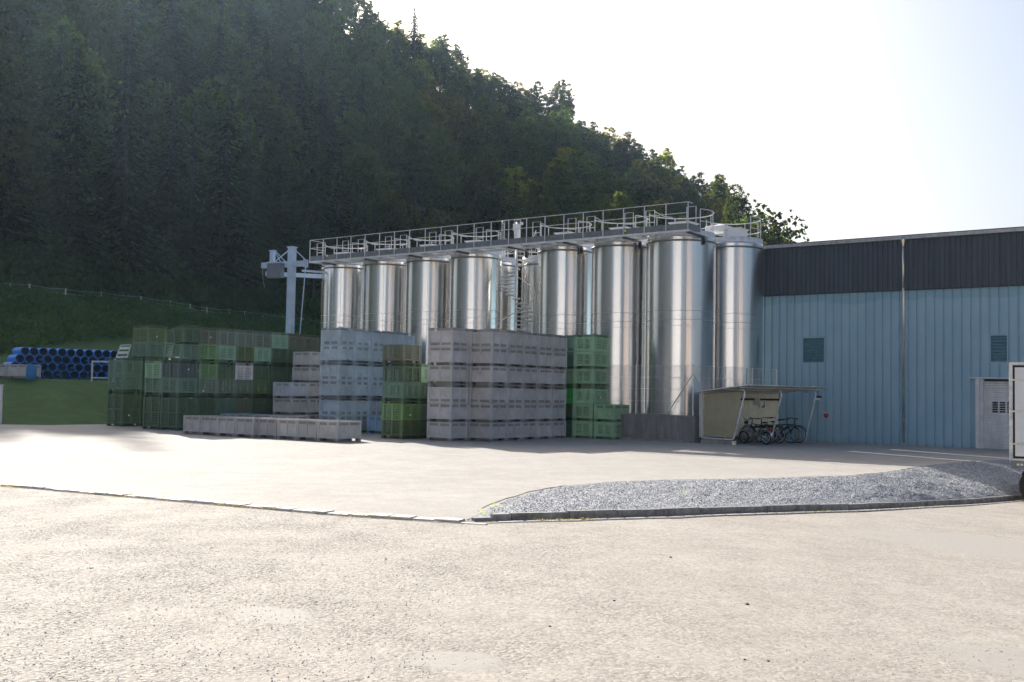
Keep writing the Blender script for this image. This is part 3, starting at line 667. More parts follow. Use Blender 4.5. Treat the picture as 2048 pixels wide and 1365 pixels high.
def tank(px, v, Rr, ztop, zring, label, kind='full', tt=None, name='steel_tank'):
    # solve position on the row
    t = tt
    if t is None:
        lo, hi = -5, 60
        for _ in range(50):
            mid = (lo+hi)/2; p = row(mid, v); q = CX + F*p.x/p.y
            if q > px: lo = mid
            else: hi = mid
        t = lo
    p = row(t, v, 1.06); T = thing('storage_tank', label, 'tank', p, UA, 'stainless storage tanks')
    H = ztop - 1.06; zr_ = zring - 1.06; f_ = -math.pi/2
    mb = MB(); n = 96
    mb.lathe([(Rr, 0), (Rr, zr_-.012)], n); mb.lathe([(Rr, zr_-.0121), (Rr-.01, zr_-.006), (Rr-.01, zr_+.006), (Rr, zr_+.0121)], n); mb.lathe([(Rr, zr_+.012), (Rr, H-.10)], n); mb.lathe([(Rr, H-.0999), (Rr-.02, H-.05), (Rr-.05, H-.03)], n); sh = mb.build('shell', M['steel'], T, smooth=True)
    mb = MB(); mb.lathe([(Rr+.012, H-.30), (Rr+.035, H-.285), (Rr+.035, H-.235), (Rr+.012, H-.22)], n); mb.build('stiffening_ring', M['galvdark'], T, smooth=True)
    mb = MB(); mb.lathe([(Rr-.03, H-.045), (Rr-.03, H+.16), (Rr-.05, H+.17), (Rr*.55, H+.215), (.001, H+.24)], n); mb.build('lid', M['whitedirty'], T, smooth=True)
    # weld seams
    mb = MB()
    for a in (f_-.45, f_+.62): mb.cbox((0, 0, 0), (.018, .012, .01)) if False else mb.beam((Rr*math.cos(a), Rr*math.sin(a), .02), (Rr*math.cos(a), Rr*math.sin(a), H-.31), .012, .012)
    for zz in (zr_+.25, zr_+.62): mb.lathe([(Rr-.001, zz-.008), (Rr+.005, zz), (Rr-.001, zz+.008)], n)
    mb.build('weld_seam', M['steel2'], T)
    # hatch box
    hx = thing_part = MB()
    hb = MB(); s = Rr/1.25; hb.box(-.25*s, .50*s, -.50, .32, H+.20, H+.60); hb.box(-.30*s, .55*s, -.55, .37, H+.601, H+.64); hb.build('hatch_box', M['white'], T)
    # guard rail round the back of the lid
    gr = MB(); rr = Rr - .10; zb = H + .02
    for hh in (.55, 1.05): gr.path(arc_pts((0, 0), rr, R(-28), R(208), zb+hh, 26), .022, 5)
    for k in range(7):
        a = R(-28 + 236*k/6); gr.tube((rr*math.cos(a), rr*math.sin(a), zb), (rr*math.cos(a), rr*math.sin(a), zb+1.05), .022, 5)
    gr.build('guard_rail', M['rail'], T)
    return T, t
T1 = [(687, 1.9, 1.25, 8.5, 5.12, 'leftmost polished steel tank, at the left end of the walkway'), (771, 1.9, 1.25, 8.5, 5.12, 'second polished steel tank from the left'),
      (857.5, 1.9, 1.25, 8.5, 5.12, 'third polished steel tank from the left'), (949, 1.9, 1.28, 8.5, 5.12, 'fourth polished steel tank from the left, just left of the spiral staircase'),
      (1129, 1.9, 1.25, 8.5, 4.73, 'polished steel tank just right of the spiral staircase'), (1240, 1.9, 1.27, 8.5, 4.73, 'polished steel tank behind the green crates, left of the widest tank'),
      (1361, 1.9, 1.45, 8.5, 4.73, 'widest polished steel tank, above the stained concrete wall by the shelter')]
tts = []
for a in T1: tts.append(tank(*a)[1])
T8, t8 = tank(1466, 4.55, 1.27, 8.5, 4.75, 'steel tank standing back from the row against the corner of the blue hall')
tank(985, 4.7, 1.25, 8.5, 5.0, 'rear steel tank partly seen left of the spiral staircase column')
tank(1092, 4.7, 1.25, 8.35, 5.0, 'rear steel tank seen through the spiral staircase')
# raised cover and ladder hoop on the rear right tank
mb = MB(); mb.box(-1.0, -.05, -.75, .15, 7.98, 8.20); mb.add([(-1.0,-.75,8.201),(-.05,-.75,8.201),(-.05,.15,8.201),(-1.0,.15,8.201),(-.55,-.3,8.33)], [(0,1,4),(1,2,4),(2,3,4),(3,0,4)]); mb.box(-.90, -.84, -.6, -.5, 7.65, 7.979); mb.box(-.2, -.12, -.6, -.5, 7.65, 7.979)
mb.build('raised_cover', M['white'], T8)
# walkway
LW = 22.2; ZD = 8.58
wk = thing('walkway', 'long galvanised steel walkway with railings along the tank tops', 'walkway', row(0, 0, ZD)); wk.rotation_euler.z = UA
x1, x0 = -.30, -LW; W0, W1 = -.13, .92
mb = MB(); mb.box(x0, x1, W0+.021, W1, -.025, .03)
mb.v.clear(); mb.f.clear()
k = x0
while k < x1: mb.box(k, k+.012, W0+.03, W1-.03, -.02, .02); k += .07
for y in np.arange(W0+.06, W1, .10): mb.box(x0, x1, y, y+.01, -.032, -.021)
mb.build('grating', M['galv'], wk)
mb = MB(); mb.box(x0, x1, W0, W0+.02, -.05, .20); k = x0
mb.box(x1, x1+.02, W0, W1, -.05, .20); mb.box(x0-.02, x0, W0, W1, -.05, .20)
mb.build('toe_board', M['galvdark'], wk)
mb = MB(); mb.box(x0-.05, x1+.03, W0-.02, W0+.06, -.14, -.055); mb.box(x0-.05, x1+.03, W1-.06, W1+.02, -.14, -.055)
k = x0
while k < x1: mb.box(k, k+.05, W0+.06, W1-.06, -.13, -.04); k += 1.0
mb.build('support_frame', M['whitedirty'], wk)  # pale material stands for sunlight reflected up under the walkway
mb = MB()
for q in (1.05, .62): mb.tube((x0, W0-.01, q), (x1, W0-.01, q), .0155, 6); mb.tube((x0, W0-.01, q), (x0, W1, q), .0155, 6)
mb.tube((x1, W0-.01, 1.05), (x1, .25, 1.05), .019, 6)
mb.build('handrail', M['rail'], wk)
nb_ = 22
for i in range(nb_+1):
    x = x0 + (x1-x0)*i/nb_; m_ = MB(); m_.box(x-.016, x+.016, W0-.032, W0-.003, -.05, 1.05); m_.build('post', M['rail'], wk)
    if i % 3 == 1: m_ = MB(); m_.box(x-.04, x+.04, W0-.01, W1+.4, -.22, -.145); m_.box(x-.06, x+.06, W1+.3, W1+.4, -.5, -.22); m_.build('bracket', M['darkmetal'], wk)
m_ = MB(); m_.tube((x0, W1, -.03), (x0, W1, 1.05), .02, 6); m_.build('post', M['rail'], wk)
# gates where each tank is reached
for i, t in enumerate(tts):
    for s, wdt in ((-1, 1), (1, 1)):
        a = -t + s*.75; m_ = MB(); b = a + s*.42
        m_.path([(a, W1, 0), (a, W1, 1.05), (b, W1, 1.05), (b, W1, 0)], .021, 5); m_.path([(a, W1, .55), (b, W1, .55)], .018, 5); m_.build('gate_rail', M['rail'], wk)
    m_ = MB(); m_.path([(-t-.72, W1+.02, .98), (-t-.45, W1+.3, .80), (-t-.1, W1+.35, .74)], .02, 5); m_.build('swing_arm', M['rail'], wk)
mb = MB(); mb.lathe([(0, 0), (.045, 0), (.045, .02), (0, .02)], 12); mb.xf(Matrix.Translation((-3.6+.4, W0-.01, .1)) @ Matrix.Rotation(R(90), 4, 'X')); mb.build('marker_disc', M['yellow'], wk)
mb = MB(); mb.lathe([(0, 0), (.045, 0), (.045, .02), (0, .02)], 12); mb.xf(Matrix.Translation((-20.9, W0-.01, .16)) @ Matrix.Rotation(R(90), 4, 'X')); mb.build('marker_disc', M['yellow'], wk)
# machine head above the staircase
# ---- spiral staircase
lo, hi = 0, 30
for _ in range(50):
    mid = (lo+hi)/2; p = row(mid, 1.45)
    if CX + F*p.x/p.y > 1030.5: lo = mid
    else: hi = mid
SP = row(lo, 1.45, 1.06)
st = thing('spiral_staircase', 'galvanised spiral staircase winding up between the steel tanks', 'staircase', SP)
MB().tube((0, 0, 0), (0, 0, 8.75), .055, 14).build('column', M['rail'], st, smooth=True)
z = .19; pts = []; k = 0; zf = 6.2 - 1.06
while z < 7.45:
    th = R(-90) - (z - zf)/.19*R(22.5) + math.atan2(-SP.x, SP.y)*0; d = R(12.5); r0, r1 = .07, .86
    m_ = MB(); vs = []
    for zz in (z-.06, z):
        vs += [(r0*math.cos(th-d*3), r0*math.sin(th-d*3), zz), (r1*math.cos(th-d), r1*math.sin(th-d), zz), (r1*math.cos(th+d), r1*math.sin(th+d), zz), (r0*math.cos(th+d*3), r0*math.sin(th+d*3), zz)]
    m_.add(vs, [(0,3,2,1),(4,5,6,7),(0,1,5,4),(1,2,6,5),(2,3,7,6),(3,0,4,7)]); m_.build('step', M['lgrey'], st)
    ho = Vector((.88*math.cos(th), .88*math.sin(th), z)); pts.append(ho + Vector((0, 0, .98)))
    if k % 2 == 0: m_ = MB(); m_.tube(ho - Vector((0, 0, .04)), ho + Vector((0, 0, .98)), .011, 5); m_.build('baluster', M['rail'], st)
    z += .19; k += 1
MB().path(pts, .021, 6).build('handrail', M['rail'], st, smooth=True)
mb = MB(); mb.lathe([(.03, 0), (.14, .02), (.14, .85), (.11, .9), (0, .92)], 16, (0, .0)); mb.xf(Matrix.Translation((0, 0, 7.75))); mb.build('column_head', M['white'], st, smooth=True)
mb = MB(); mb.beam((-.2, -.1, 8.35), (.22, -.15, 8.66), .05, .05); mb.cbox((.2, -.1, 8.68), (.16, .14, .12)); mb.cbox((-.05, -.12, 8.52), (.3, .16, .26)); mb.build('lamp_bracket', M['white'], st)
mb = MB()
for i in range(7):
    a = R(150 + i*22); mb.tube((.72*math.cos(a), .72*math.sin(a), 6.9), (.72*math.cos(a), .72*math.sin(a), 8.75), .012, 5)
mb.path(arc_pts((0, 0), .72, R(150), R(282), 8.75, 10), .018, 5); mb.build('top_guard', M['rail'], st)
# ---- mesh fence on the concrete wall
mf = thing('chain_link_fence', 'chain-link fence with galvanised posts and braces on top of the concrete wall', 'fence', row(0, .08, 1.075)); mf.rotation_euler.z = UA
Hf = 2.0
for x in (-5.6, -2.72, -.12): m_ = MB(); m_.tube((x, 0, 0), (x, 0, Hf+.03), .028, 8); m_.build('post', M['rail'], mf)
mb = MB(); mb.tube((-.12, 0, Hf-.33), (-1.28, 0, .02), .022, 6); mb.build('brace', M['rail'], mf)
rot = Matrix.Rotation(R(76), 3, 'Z'); dv = rot @ Vector((1, 0, 0))
mb = MB(); mb.tube((-.12, 0, Hf-.33), tuple(Vector((-.12, 0, 0)) + dv*1.25 + Vector((0, 0, .02))), .022, 6); mb.build('brace', M['rail'], mf)
for k in (2.0, 3.75, 5.4): q = Vector((-.12, 0, 0)) + dv*k; m_ = MB(); m_.tube(q + Vector((0, 0, -1)), q + Vector((0, 0, Hf)), .026, 8); m_.build('post', M['rail'], mf)
mb = MB()
def mesh_panel(o, d, L):
    o = Vector(o); d = Vector(d); up = Vector((0, 0, 1)); s = .075; k = -Hf
    while k < L:
        for sg in (1, -1):
            a0, a1 = (k, k+Hf) if sg == 1 else (k+Hf, k)
            p, q = Vector((a0, 0, 0)), Vector((a1, 0, Hf)); ta = 0; tb = 1
            lo_, hi_ = 0.0, 1.0
            for tt in (0,):
                den = a1-a0
                ts = sorted(((0-a0)/den, (L-a0)/den)); lo_, hi_ = max(0, ts[0]), min(1, ts[1])
            if hi_ > lo_: 
                A = o + d*(a0+den*lo_) + up*(Hf*lo_); B = o + d*(a0+den*hi_) + up*(Hf*hi_); n_ = d.cross(up).normalized()*.0; e = (B-A).normalized().cross(d.cross(up)).normalized()*.0015
                mb.quad(A-e, A+e, B+e, B-e)
        k += s
mesh_panel((-7.4, -.03, .02), (1, 0, 0), 7.28); mesh_panel((-.12, .02, .02), dv, 5.3)
mb.build('wire_mesh', M['rail'], mf)
mb = MB()
for z in (.05, .55, 1.05, 1.52, Hf-.02): mb.tube((-7.4, -.03, z), (-.12, -.03, z), .0045, 4); mb.tube((-.12, .02, z), tuple(Vector((-.12, .02, z)) + dv*5.3), .0045, 4)
mb.build('line_wire', M['rail'], mf)
# ================================================================ CRANE
cy_ = 55.0; cb0 = AT(581, 668, cy_); cr_ = thing('gantry_crane', 'pale blue steel gantry crane mast with cross beam and dark cabinet behind the crates', 'crane', (cb0.x-.03, cb0.y, 1.0)); cr_.rotation_euler.z = UA*.75
Q = lambda px, py, Y=cy_: cr_.matrix_basis.inverted() @ AT(px, py, Y)
loc = Matrix.Translation(cr_.location) @ Matrix.Rotation(UA*.75, 4, 'Z'); inv = loc.inverted(); Q = lambda px, py, Y=cy_: inv @ AT(px, py, Y)
mz = Q(587, 496).z
mb = MB(); mb.box(-.16, .16, -.16, .16, -.5, mz); mb.box(-.20, .20, -.20, .20, mz+.001, mz+.05); mb.build('mast', M['crane'], cr_)
zb = Q(585, 528).z
mb = MB(); mb.box(-1.95, -.162, -.11, .11, zb-.16, zb+.12); mb.box(.162, .85, -.11, .11, zb-.16, zb+.12); mb.box(.851, .95, -.15, .15, zb-.22, zb+.18); mb.box(-1.4, -1.18, -.1, .1, zb+.122, zb+.72); mb.box(-1.45, -1.13, -.14, .14, zb+.721, zb+.76); mb.box(-1.55, -1.03, -.13, .13, zb+.121, zb+.15); mb.build('cross_beam', M['crane'], cr_)
mb = MB(); mb.box(-1.18, -.32, -.55, -.2, zb-.75, zb+.0); mb.build('cabinet', M['cranebox'], cr_)
mb = MB(); mb.box(-1.22, -.28, -.60, -.15, zb+.002, zb+.05); mb.build('cabinet_roof', M['crane'], cr_)
mb = MB(); mb.beam((-1.95, .25, zb-.42), (3.6, 4.3, zb-.52), .12, .22); mb.beam((.2, .6, zb-.30), (3.6, 4.6, zb-.38), .08, .10); mb.build('jib_beam', M['crane'], cr_)
mb = MB(); mb.tube((.05, 0, mz), (.9, 0, zb+.15), .025, 6); mb.tube((-.12, 0, mz-.05), (-1.2, 0, zb+.1), .025, 6); mb.tube((-1.1, 0, zb+.7), (-.4, 0, zb+.1), .02, 6); mb.tube((-1.05, -.1, zb+.66), (-.65, -.1, zb+.1), .02, 6); mb.build('tie_rod', M['crane'], cr_)
mb = MB(); mb.tube((.9, 0, zb-.2), (.42, -.1, -.5), .03, 6); mb.build('stay', M['crane'], cr_)
mb = MB()
for k in range(9): mb.cbox((-1.82+rnd.uniform(-.03, .03)+.006*k*k*.3, -.1, zb-.25-.11*k), (.025, .025, .07))
mb.build('chain', M['galv'], cr_)
# ================================================================ HALL
Wb = Vector((16.08, 43.57, 0))
hall = thing('industrial_hall', 'blue corrugated industrial hall with dark upper cladding and a roller door', 'building', Wb, UA)
def wx(px, z=1.9):
    """distance along the wall (right positive) seen at pixel column px"""
    lo, hi = -12., 30.
    for _ in range(40):
        m_ = (lo+hi)/2; p = Wb + U*m_
        if CX + F*p.x/p.y < px: lo = m_
        else: hi = m_
    return lo
def wz(px, py): 
    p = Wb + U*wx(px); return EYE + (hor(px)-py)/F*p.y*1.002
XL = -6.75; XR = 24.0; ZB = 6.33; ZT = 8.44; PT = .345
snap = lambda x: XL + round((x-XL)/PT)*PT
v1 = (snap(wx(1613)), snap(wx(1648)), wz(1630, 728), wz(1630, 674)); v2 = (snap(wx(1975)), snap(wx(2021)), wz(1998, 727), wz(1998, 669))
dx0 = snap(wx(1967)); door = (dx0, dx0 + PT*10, -.1, wz(1990, 759))
ops = [v1, v2, door]
def profile(mb, xa, xb, z0, z1, pitch, gw, dep, yb, sl=.012):
    """vertical trapezoid sheet between xa..xb: pans at y=yb-dep, narrow channels at y=yb"""
    n = int(round((xb-xa)/pitch)); pts = []
    for i in range(n):
        a = xa + i*pitch; pts += [(a, yb), (a+gw, yb), (a+gw+sl, yb-dep), (a+pitch-sl, yb-dep)]
    pts.append((xb, yb)); b0 = len(mb.v)
    for (x, y) in pts: mb.v.append((x, y, z0)); mb.v.append((x, y, z1))
    for i in range(len(pts)-1): mb.f.append((b0+2*i, b0+2*i+2, b0+2*i+3, b0+2*i+1))
mb = MB(); x = XL
while x < XR - 1e-6:
    cuts = sorted([(o[2], o[3]) for o in ops if o[0]-.01 <= x and x+PT <= o[1]+.01]); z = 0
    for (a, b) in cuts:
        if a > z: profile(mb, x, x+PT, z, a, PT, .055, .045, -.02)
        z = max(z, b)
    profile(mb, x, x+PT, z, ZB+.05, PT, .055, .045, -.02); x += PT
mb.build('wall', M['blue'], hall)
mb = MB(); mb.box(XL-.02, XL+.04, -.06, 24, -.1, ZT); mb.box(XL, XR, 23.9, 24, -.1, ZT); mb.box(XR, XR+.06, -.06, 24, -.1, ZT); mb.build('side_wall', M['blue'], hall)
mb = MB(); mb.box(XL+.05, XR, .22, .26, 0, ZT-.1); mb.build('inner_lining', M['darkglass'], hall)
mb = MB(); mb.box(XL, door[0]-.22, -.03, .20, -.2, .055); mb.build('base_strip', M['block'], hall)
mb = MB(); profile(mb, XL-.05, XL-.05+.205*150, ZB, ZT, .205, .06, .028, -.10, .015); mb.build('upper_cladding', M['dark'], hall)
mb = MB(); mb.box(XL-.05, XR, -.135, -.075, ZB-.012, ZB+.02); mb.build('drip_flashing', M['darkmetal'], hall)
mb = MB(); mb.box(XL-.2, XR, -.27, -.13, ZT-.02, ZT+.09); mb.box(XL-.2, XR, -.30, -.272, ZT+.05, ZT+.11); mb.build('gutter', M['galv'], hall)
mb = MB(); mb.add([(XL-.3, -.22, ZT+.115), (XR, -.22, ZT+.115), (XR, 24, ZT+1.35), (XL-.3, 24, ZT+1.35), (XL-.3, -.22, ZT+.16), (XR, -.22, ZT+.16), (XR, 24, ZT+1.40), (XL-.3, 24, ZT+1.40)], [(0,3,2,1),(4,5,6,7),(0,1,5,4),(1,2,6,5),(2,3,7,6),(3,0,4,7)]); mb.build('roof', M['roof'], hall)
xd = wx(1811)
mb = MB(); mb.lathe([(.10, .0), (.045, -.22), (.045, -.3)], 14); mb.xf(Matrix.Translation((xd, -.24, ZT-.02))); mb.tube((xd, -.24, ZT-.3), (xd, -.24, ZB+.1), .045, 12); mb.path([(xd, -.24, ZB+.1), (xd, -.20, ZB-.1), (xd-.02, -.13, ZB-.3), (xd-.02, -.13, .12)], .045, 12)
for z in (5.2, 3.9, 2.2, 1.0): mb.lathe([(.046, -.02), (.056, -.02), (.056, .02), (.046, .02)], 12, (xd-.02, -.13)); mb.v[-48:] = [(a, b, c+z) for a, b, c in mb.v[-48:]]
M['pipe'] = mat('zinc_downpipe', (.72, .68, .60), .28, .9, .3, 3, stretch=(1, 1, .3)); mb.build('downpipe', M['pipe'], hall, smooth=True)
for o in (v1, v2):
    m_ = MB(); a, b, z0, z1 = o; m_.box(a+.002, a+.05, -.075, .1, z0+.003, z1-.003); m_.box(b-.05, b-.002, -.075, .1, z0+.003, z1-.003); m_.box(a+.051, b-.051, -.075, .1, z1-.055, z1-.003); m_.box(a+.051, b-.051, -.075, .1, z0+.003, z0+.055)
    fr_ = m_.build('vent_frame', M['blue'], hall); m_ = MB(); k = z0+.07
    while k < z1-.12: m_.add([(a+.052, -.055, k), (b-.052, -.055, k), (b-.052, .02, k+.10), (a+.052, .02, k+.10), (a+.052, -.055, k+.012), (b-.052, -.055, k+.012), (b-.052, .02, k+.112), (a+.052, .02, k+.112)], [(0,3,2,1),(4,5,6,7),(0,1,5,4),(1,2,6,5),(2,3,7,6),(3,0,4,7)]); k += .125
    m_.build('louvres', M['bluevent'], fr_)
    m_ = MB(); m_.box(a+.051, b-.051, .06, .08, z0+.056, z1-.056); m_.build('louvre_back', M['bluevent'], fr_)
a, b, z0, z1 = door
jm = MB(); jm.box(a-.15, a+.0, -.16, -.065, 0, z1+.02); jm.box(a-.35, b+.1, -.20, -.06, z1+.021, z1+.07); jm.box(a+.002, a+.12, -.06, .15, 0, z1); jm.build('door_frame', M['lgrey'], hall)
rd = MB(); k = .0; hh = .088; n = int(z1/hh)
for i in range(n): rd.add([(a+.12, .10, i*hh), (b, .10, i*hh), (b, .075, i*hh+.02), (a+.12, .075, i*hh+.02), (b, .075, i*hh+.07), (a+.12, .075, i*hh+.07), (b, .10, (i+1)*hh), (a+.12, .10, (i+1)*hh)], [(0,1,2,3),(3,2,4,5),(5,4,6,7)])
rdo = rd.build('roller_door', M['shutter'], hall)
for r_ in range(5):
    for c_ in range(8):
        xx = a + .42 + c_*.27
        if xx + .2 < b: m_ = MB(); iz = int((wz(1998, 815))/hh) - 2 + r_; m_.box(xx, xx+.20, .066, .08, iz*hh+.014, iz*hh+.076); m_.build('door_window', M['darkglass'], rdo)
# wall lamp and alarm
wl_ = thing('wall_lamp', 'small black and white floodlight on the blue wall under the shelter roof', 'lamp', Wb + U*wx(1641) + Vector((0, 0, wz(1641, 798))), UA); MB().box(-.10, .10, -.24, -.06, .04, .12).build('housing', M['black'], wl_); MB().box(-.09, .06, -.22, -.08, -.06, .039).build('diffuser', M['white'], wl_)
al = thing('alarm_beacon', 'round red alarm beacon on the blue wall right of the bike shelter', 'alarm', Wb + U*wx(1654.5) + Vector((0, 0, wz(1654, 831))), UA)
mb = MB(); mb.lathe([(0, 0), (.10, 0), (.10, .04), (.07, .09), (0, .11)], 16); mb.xf(Matrix.Translation((0, -.05, 0)) @ Matrix.Rotation(R(90), 4, 'X')); mb.build('dome', M['red'], al, smooth=True); MB().cbox((0, -.05, .10), (.09, .06, .04)).build('bracket', M['white'], al)
# ================================================================ BIKE SHELTER
O = G(1404, 886.5); SA = math.atan2(-.766, .643) + R(1); SH = thing('bike_shelter', 'open bicycle shelter with slanted tube frames, beige end panel and low sheet roof', 'shelter', (O.x, O.y, 0), SA)
# local x: towards the open side, local y: along the shelter to the hall
WB_, WT, LS = 1.62, 2.10, 5.1; zb_ = .17; zt0, zt1 = 2.02, 2.18
def frame_tube(y, full):
    r = .034; P = [(0.0, y, 1.98), (0, y, .30)] if full else []
    if full:
        P = [(.10, y, 2.03), (0.02, y, 1.97), (0, y, 1.85), (0, y, .34), (.03, y, .23), (.14, y, zb_+.03), (WB_-.16, y, zb_+.03), (WB_-.05, y, .23), (WB_, y, .33), (WT-.02, y, 1.96), (WT-.03, y, 2.08), (WT-.12, y, 2.13), (.8*WT, y, 2.10)]
        return MB().path(P, r, 8)
    P = [(WB_-.35, y, .06), (WB_-.14, y, .06), (WB_-.04, y, .10), (WB_, y, .20), (WT-.02, y, 1.96), (WT-.03, y, 2.08), (WT-.12, y, 2.13), (.75*WT, y, 2.10)]
    return MB().path(P, r, 8)
frame_tube(-.05, True).build('tube_frame', M['rail'], SH, smooth=True); frame_tube(LS*.46, False).build('tube_frame', M['rail'], SH, smooth=True); frame_tube(LS-.35, False).build('tube_frame', M['rail'], SH, smooth=True)
mb = MB(); x0_, x1_ = .09, WB_-.10; zt_ = 1.98
mb.add([(x0_, 0, .30), (x1_, 0, .30), (WT-.19, 0, zt_+.08), (x0_, 0, zt_-.04), (x0_, .025, .30), (x1_, .025, .30), (WT-.19, .025, zt_+.08), (x0_, .025, zt_-.04)], [(0,1,2,3),(7,6,5,4),(0,4,5,1),(1,5,6,2),(2,6,7,3),(3,7,4,0)]); mb.build('end_panel', M['beige'], SH)
mb = MB(); mb.path([(x0_-.02, -.012, .28), (x1_+.01, -.012, .28), (WT-.17, -.012, zt_+.10), (x0_-.02, -.012, zt_-.02)], .016, 6, closed=True); mb.build('panel_trim', M['galv'], SH)
mb = MB(); k = 0
pts = []
y = .03
while y < LS: pts += [(0 - .02, y), (0 - .02, y+.055), (.02, y+.075), (.02, y+.13)]; y += .15
for i, (x, yy) in enumerate(pts): mb.v += [(x, yy, .28), (x, yy, 2.0)]
for i in range(len(pts)-1): mb.f.append((2*i, 2*i+2, 2*i+3, 2*i+1))
mb.build('rear_sheet', M['cream'], SH)
mb = MB(); mb.box(-.08, -.03, -.1, LS, .22, 1.99); mb.build('rear_cladding', M['lgrey'], SH)
mb = MB(); mb.box(.03, .08, .03, LS, 1.72, 1.80); mb.build('rear_rail', M['darkmetal'], SH)
RU = 2.30
pts = []; mb = MB(); ny = 40
for j in range(ny+1):
    y = -.22 + (LS+.47)*j/ny; dz = .012*(1 if j % 2 else -1)
    mb.v += [(-.14, y, 2.03+dz), (RU, y, 2.30+dz), (-.14, y, 2.055+dz), (RU, y, 2.325+dz)]
for j in range(ny): a = 4*j; mb.f += [(a, a+1, a+5, a+4), (a+2, a+6, a+7, a+3), (a+1, a+3, a+7, a+5), (a, a+4, a+6, a+2)]
mb.f += [(0, 2, 3, 1), (4*ny, 4*ny+1, 4*ny+3, 4*ny+2)]
mb.build('roof', M['canopy'], SH)
mb = MB()
for x in (.25, 1.2, 1.95): mb.box(x, x+.04, -.15, LS+.1, 1.985+x*.11, 2.02+x*.11)
mb.build('purlins', M['canopy'], SH)
mb = MB(); mb.box(.02, .80, -.12, .02, 0, .16); mb.box(.81, 1.56, -.12, .02, 0, .155); mb.build('footing_block', M['block'], SH)
mb = MB(); mb.box(1.561, 1.64, -.125, .02, 0, .15); mb.build('marker_stripe', M['cream'], SH); MB().cbox((WB_-.35, LS*.5, .03), (.22, .18, .06)).build('footing_block', M['block'], SH)
sg = thing('notice_board', 'small grey notice and green emergency sign hanging on the corrugated rear sheet of the shelter', 'sign', tuple(Matrix.Translation((O.x, O.y, 0)) @ Matrix.Rotation(SA, 4, 'Z') @ Vector((.1, 3.35, 1.55)))); sg.rotation_euler.z = SA
MB().box(-.01, .02, -.05, .30, .0, .28).build('grey_plate', M['lgrey'], sg); MB().box(-.01, .02, .305, .62, -.14, .12).build('pale_plate', M['cream'], sg)
mb = MB(); mb.add([(.024, .42, -.13), (.024, .62, -.13), (.024, .62, .10), (.024, .56, .10), (.024, .54, -.02), (.024, .42, -.10)], [(0,1,2,3,4,5)]); mb.build('green_mark', M['green'], sg)
# ---- bicycles
def wheel(parent, c, r, name='wheel', rim=M['darkmetal'], spokes=16, mag=False, tyre=.018):
    wr = MB(); c = Vector(c)
    ring = lambda rr, n=28: [(c.x+rr*math.cos(2*math.pi*i/n), c.y, c.z+rr*math.sin(2*math.pi*i/n)) for i in range(n)]
    ty = MB(); ty.path(ring(r-tyre), tyre, 8, closed=True)
    w_ = wr; w_.path(ring(r-2.3*tyre-.004), .010 if not mag else .014, 6, closed=True)
    for k in range(5 if mag else spokes):
        a = 2*math.pi*k/(5 if mag else spokes); e = Vector((math.cos(a), 0, math.sin(a)))*(r-2.2*tyre)
        if mag: w_.beam(c, c+e, .03, .05, (0, 1, 0))
        else: w_.tube(c + Vector((0, .03*(-1)**k, 0)), c+e, .0022, 3, cap=False)
    w_.tube(c-Vector((0, .045, 0)), c+Vector((0, .045, 0)), .03 if not mag else .05, 10)
    o = w_.build(name, rim, parent); ty.build('tyre', M['black'], o, smooth=True); return o
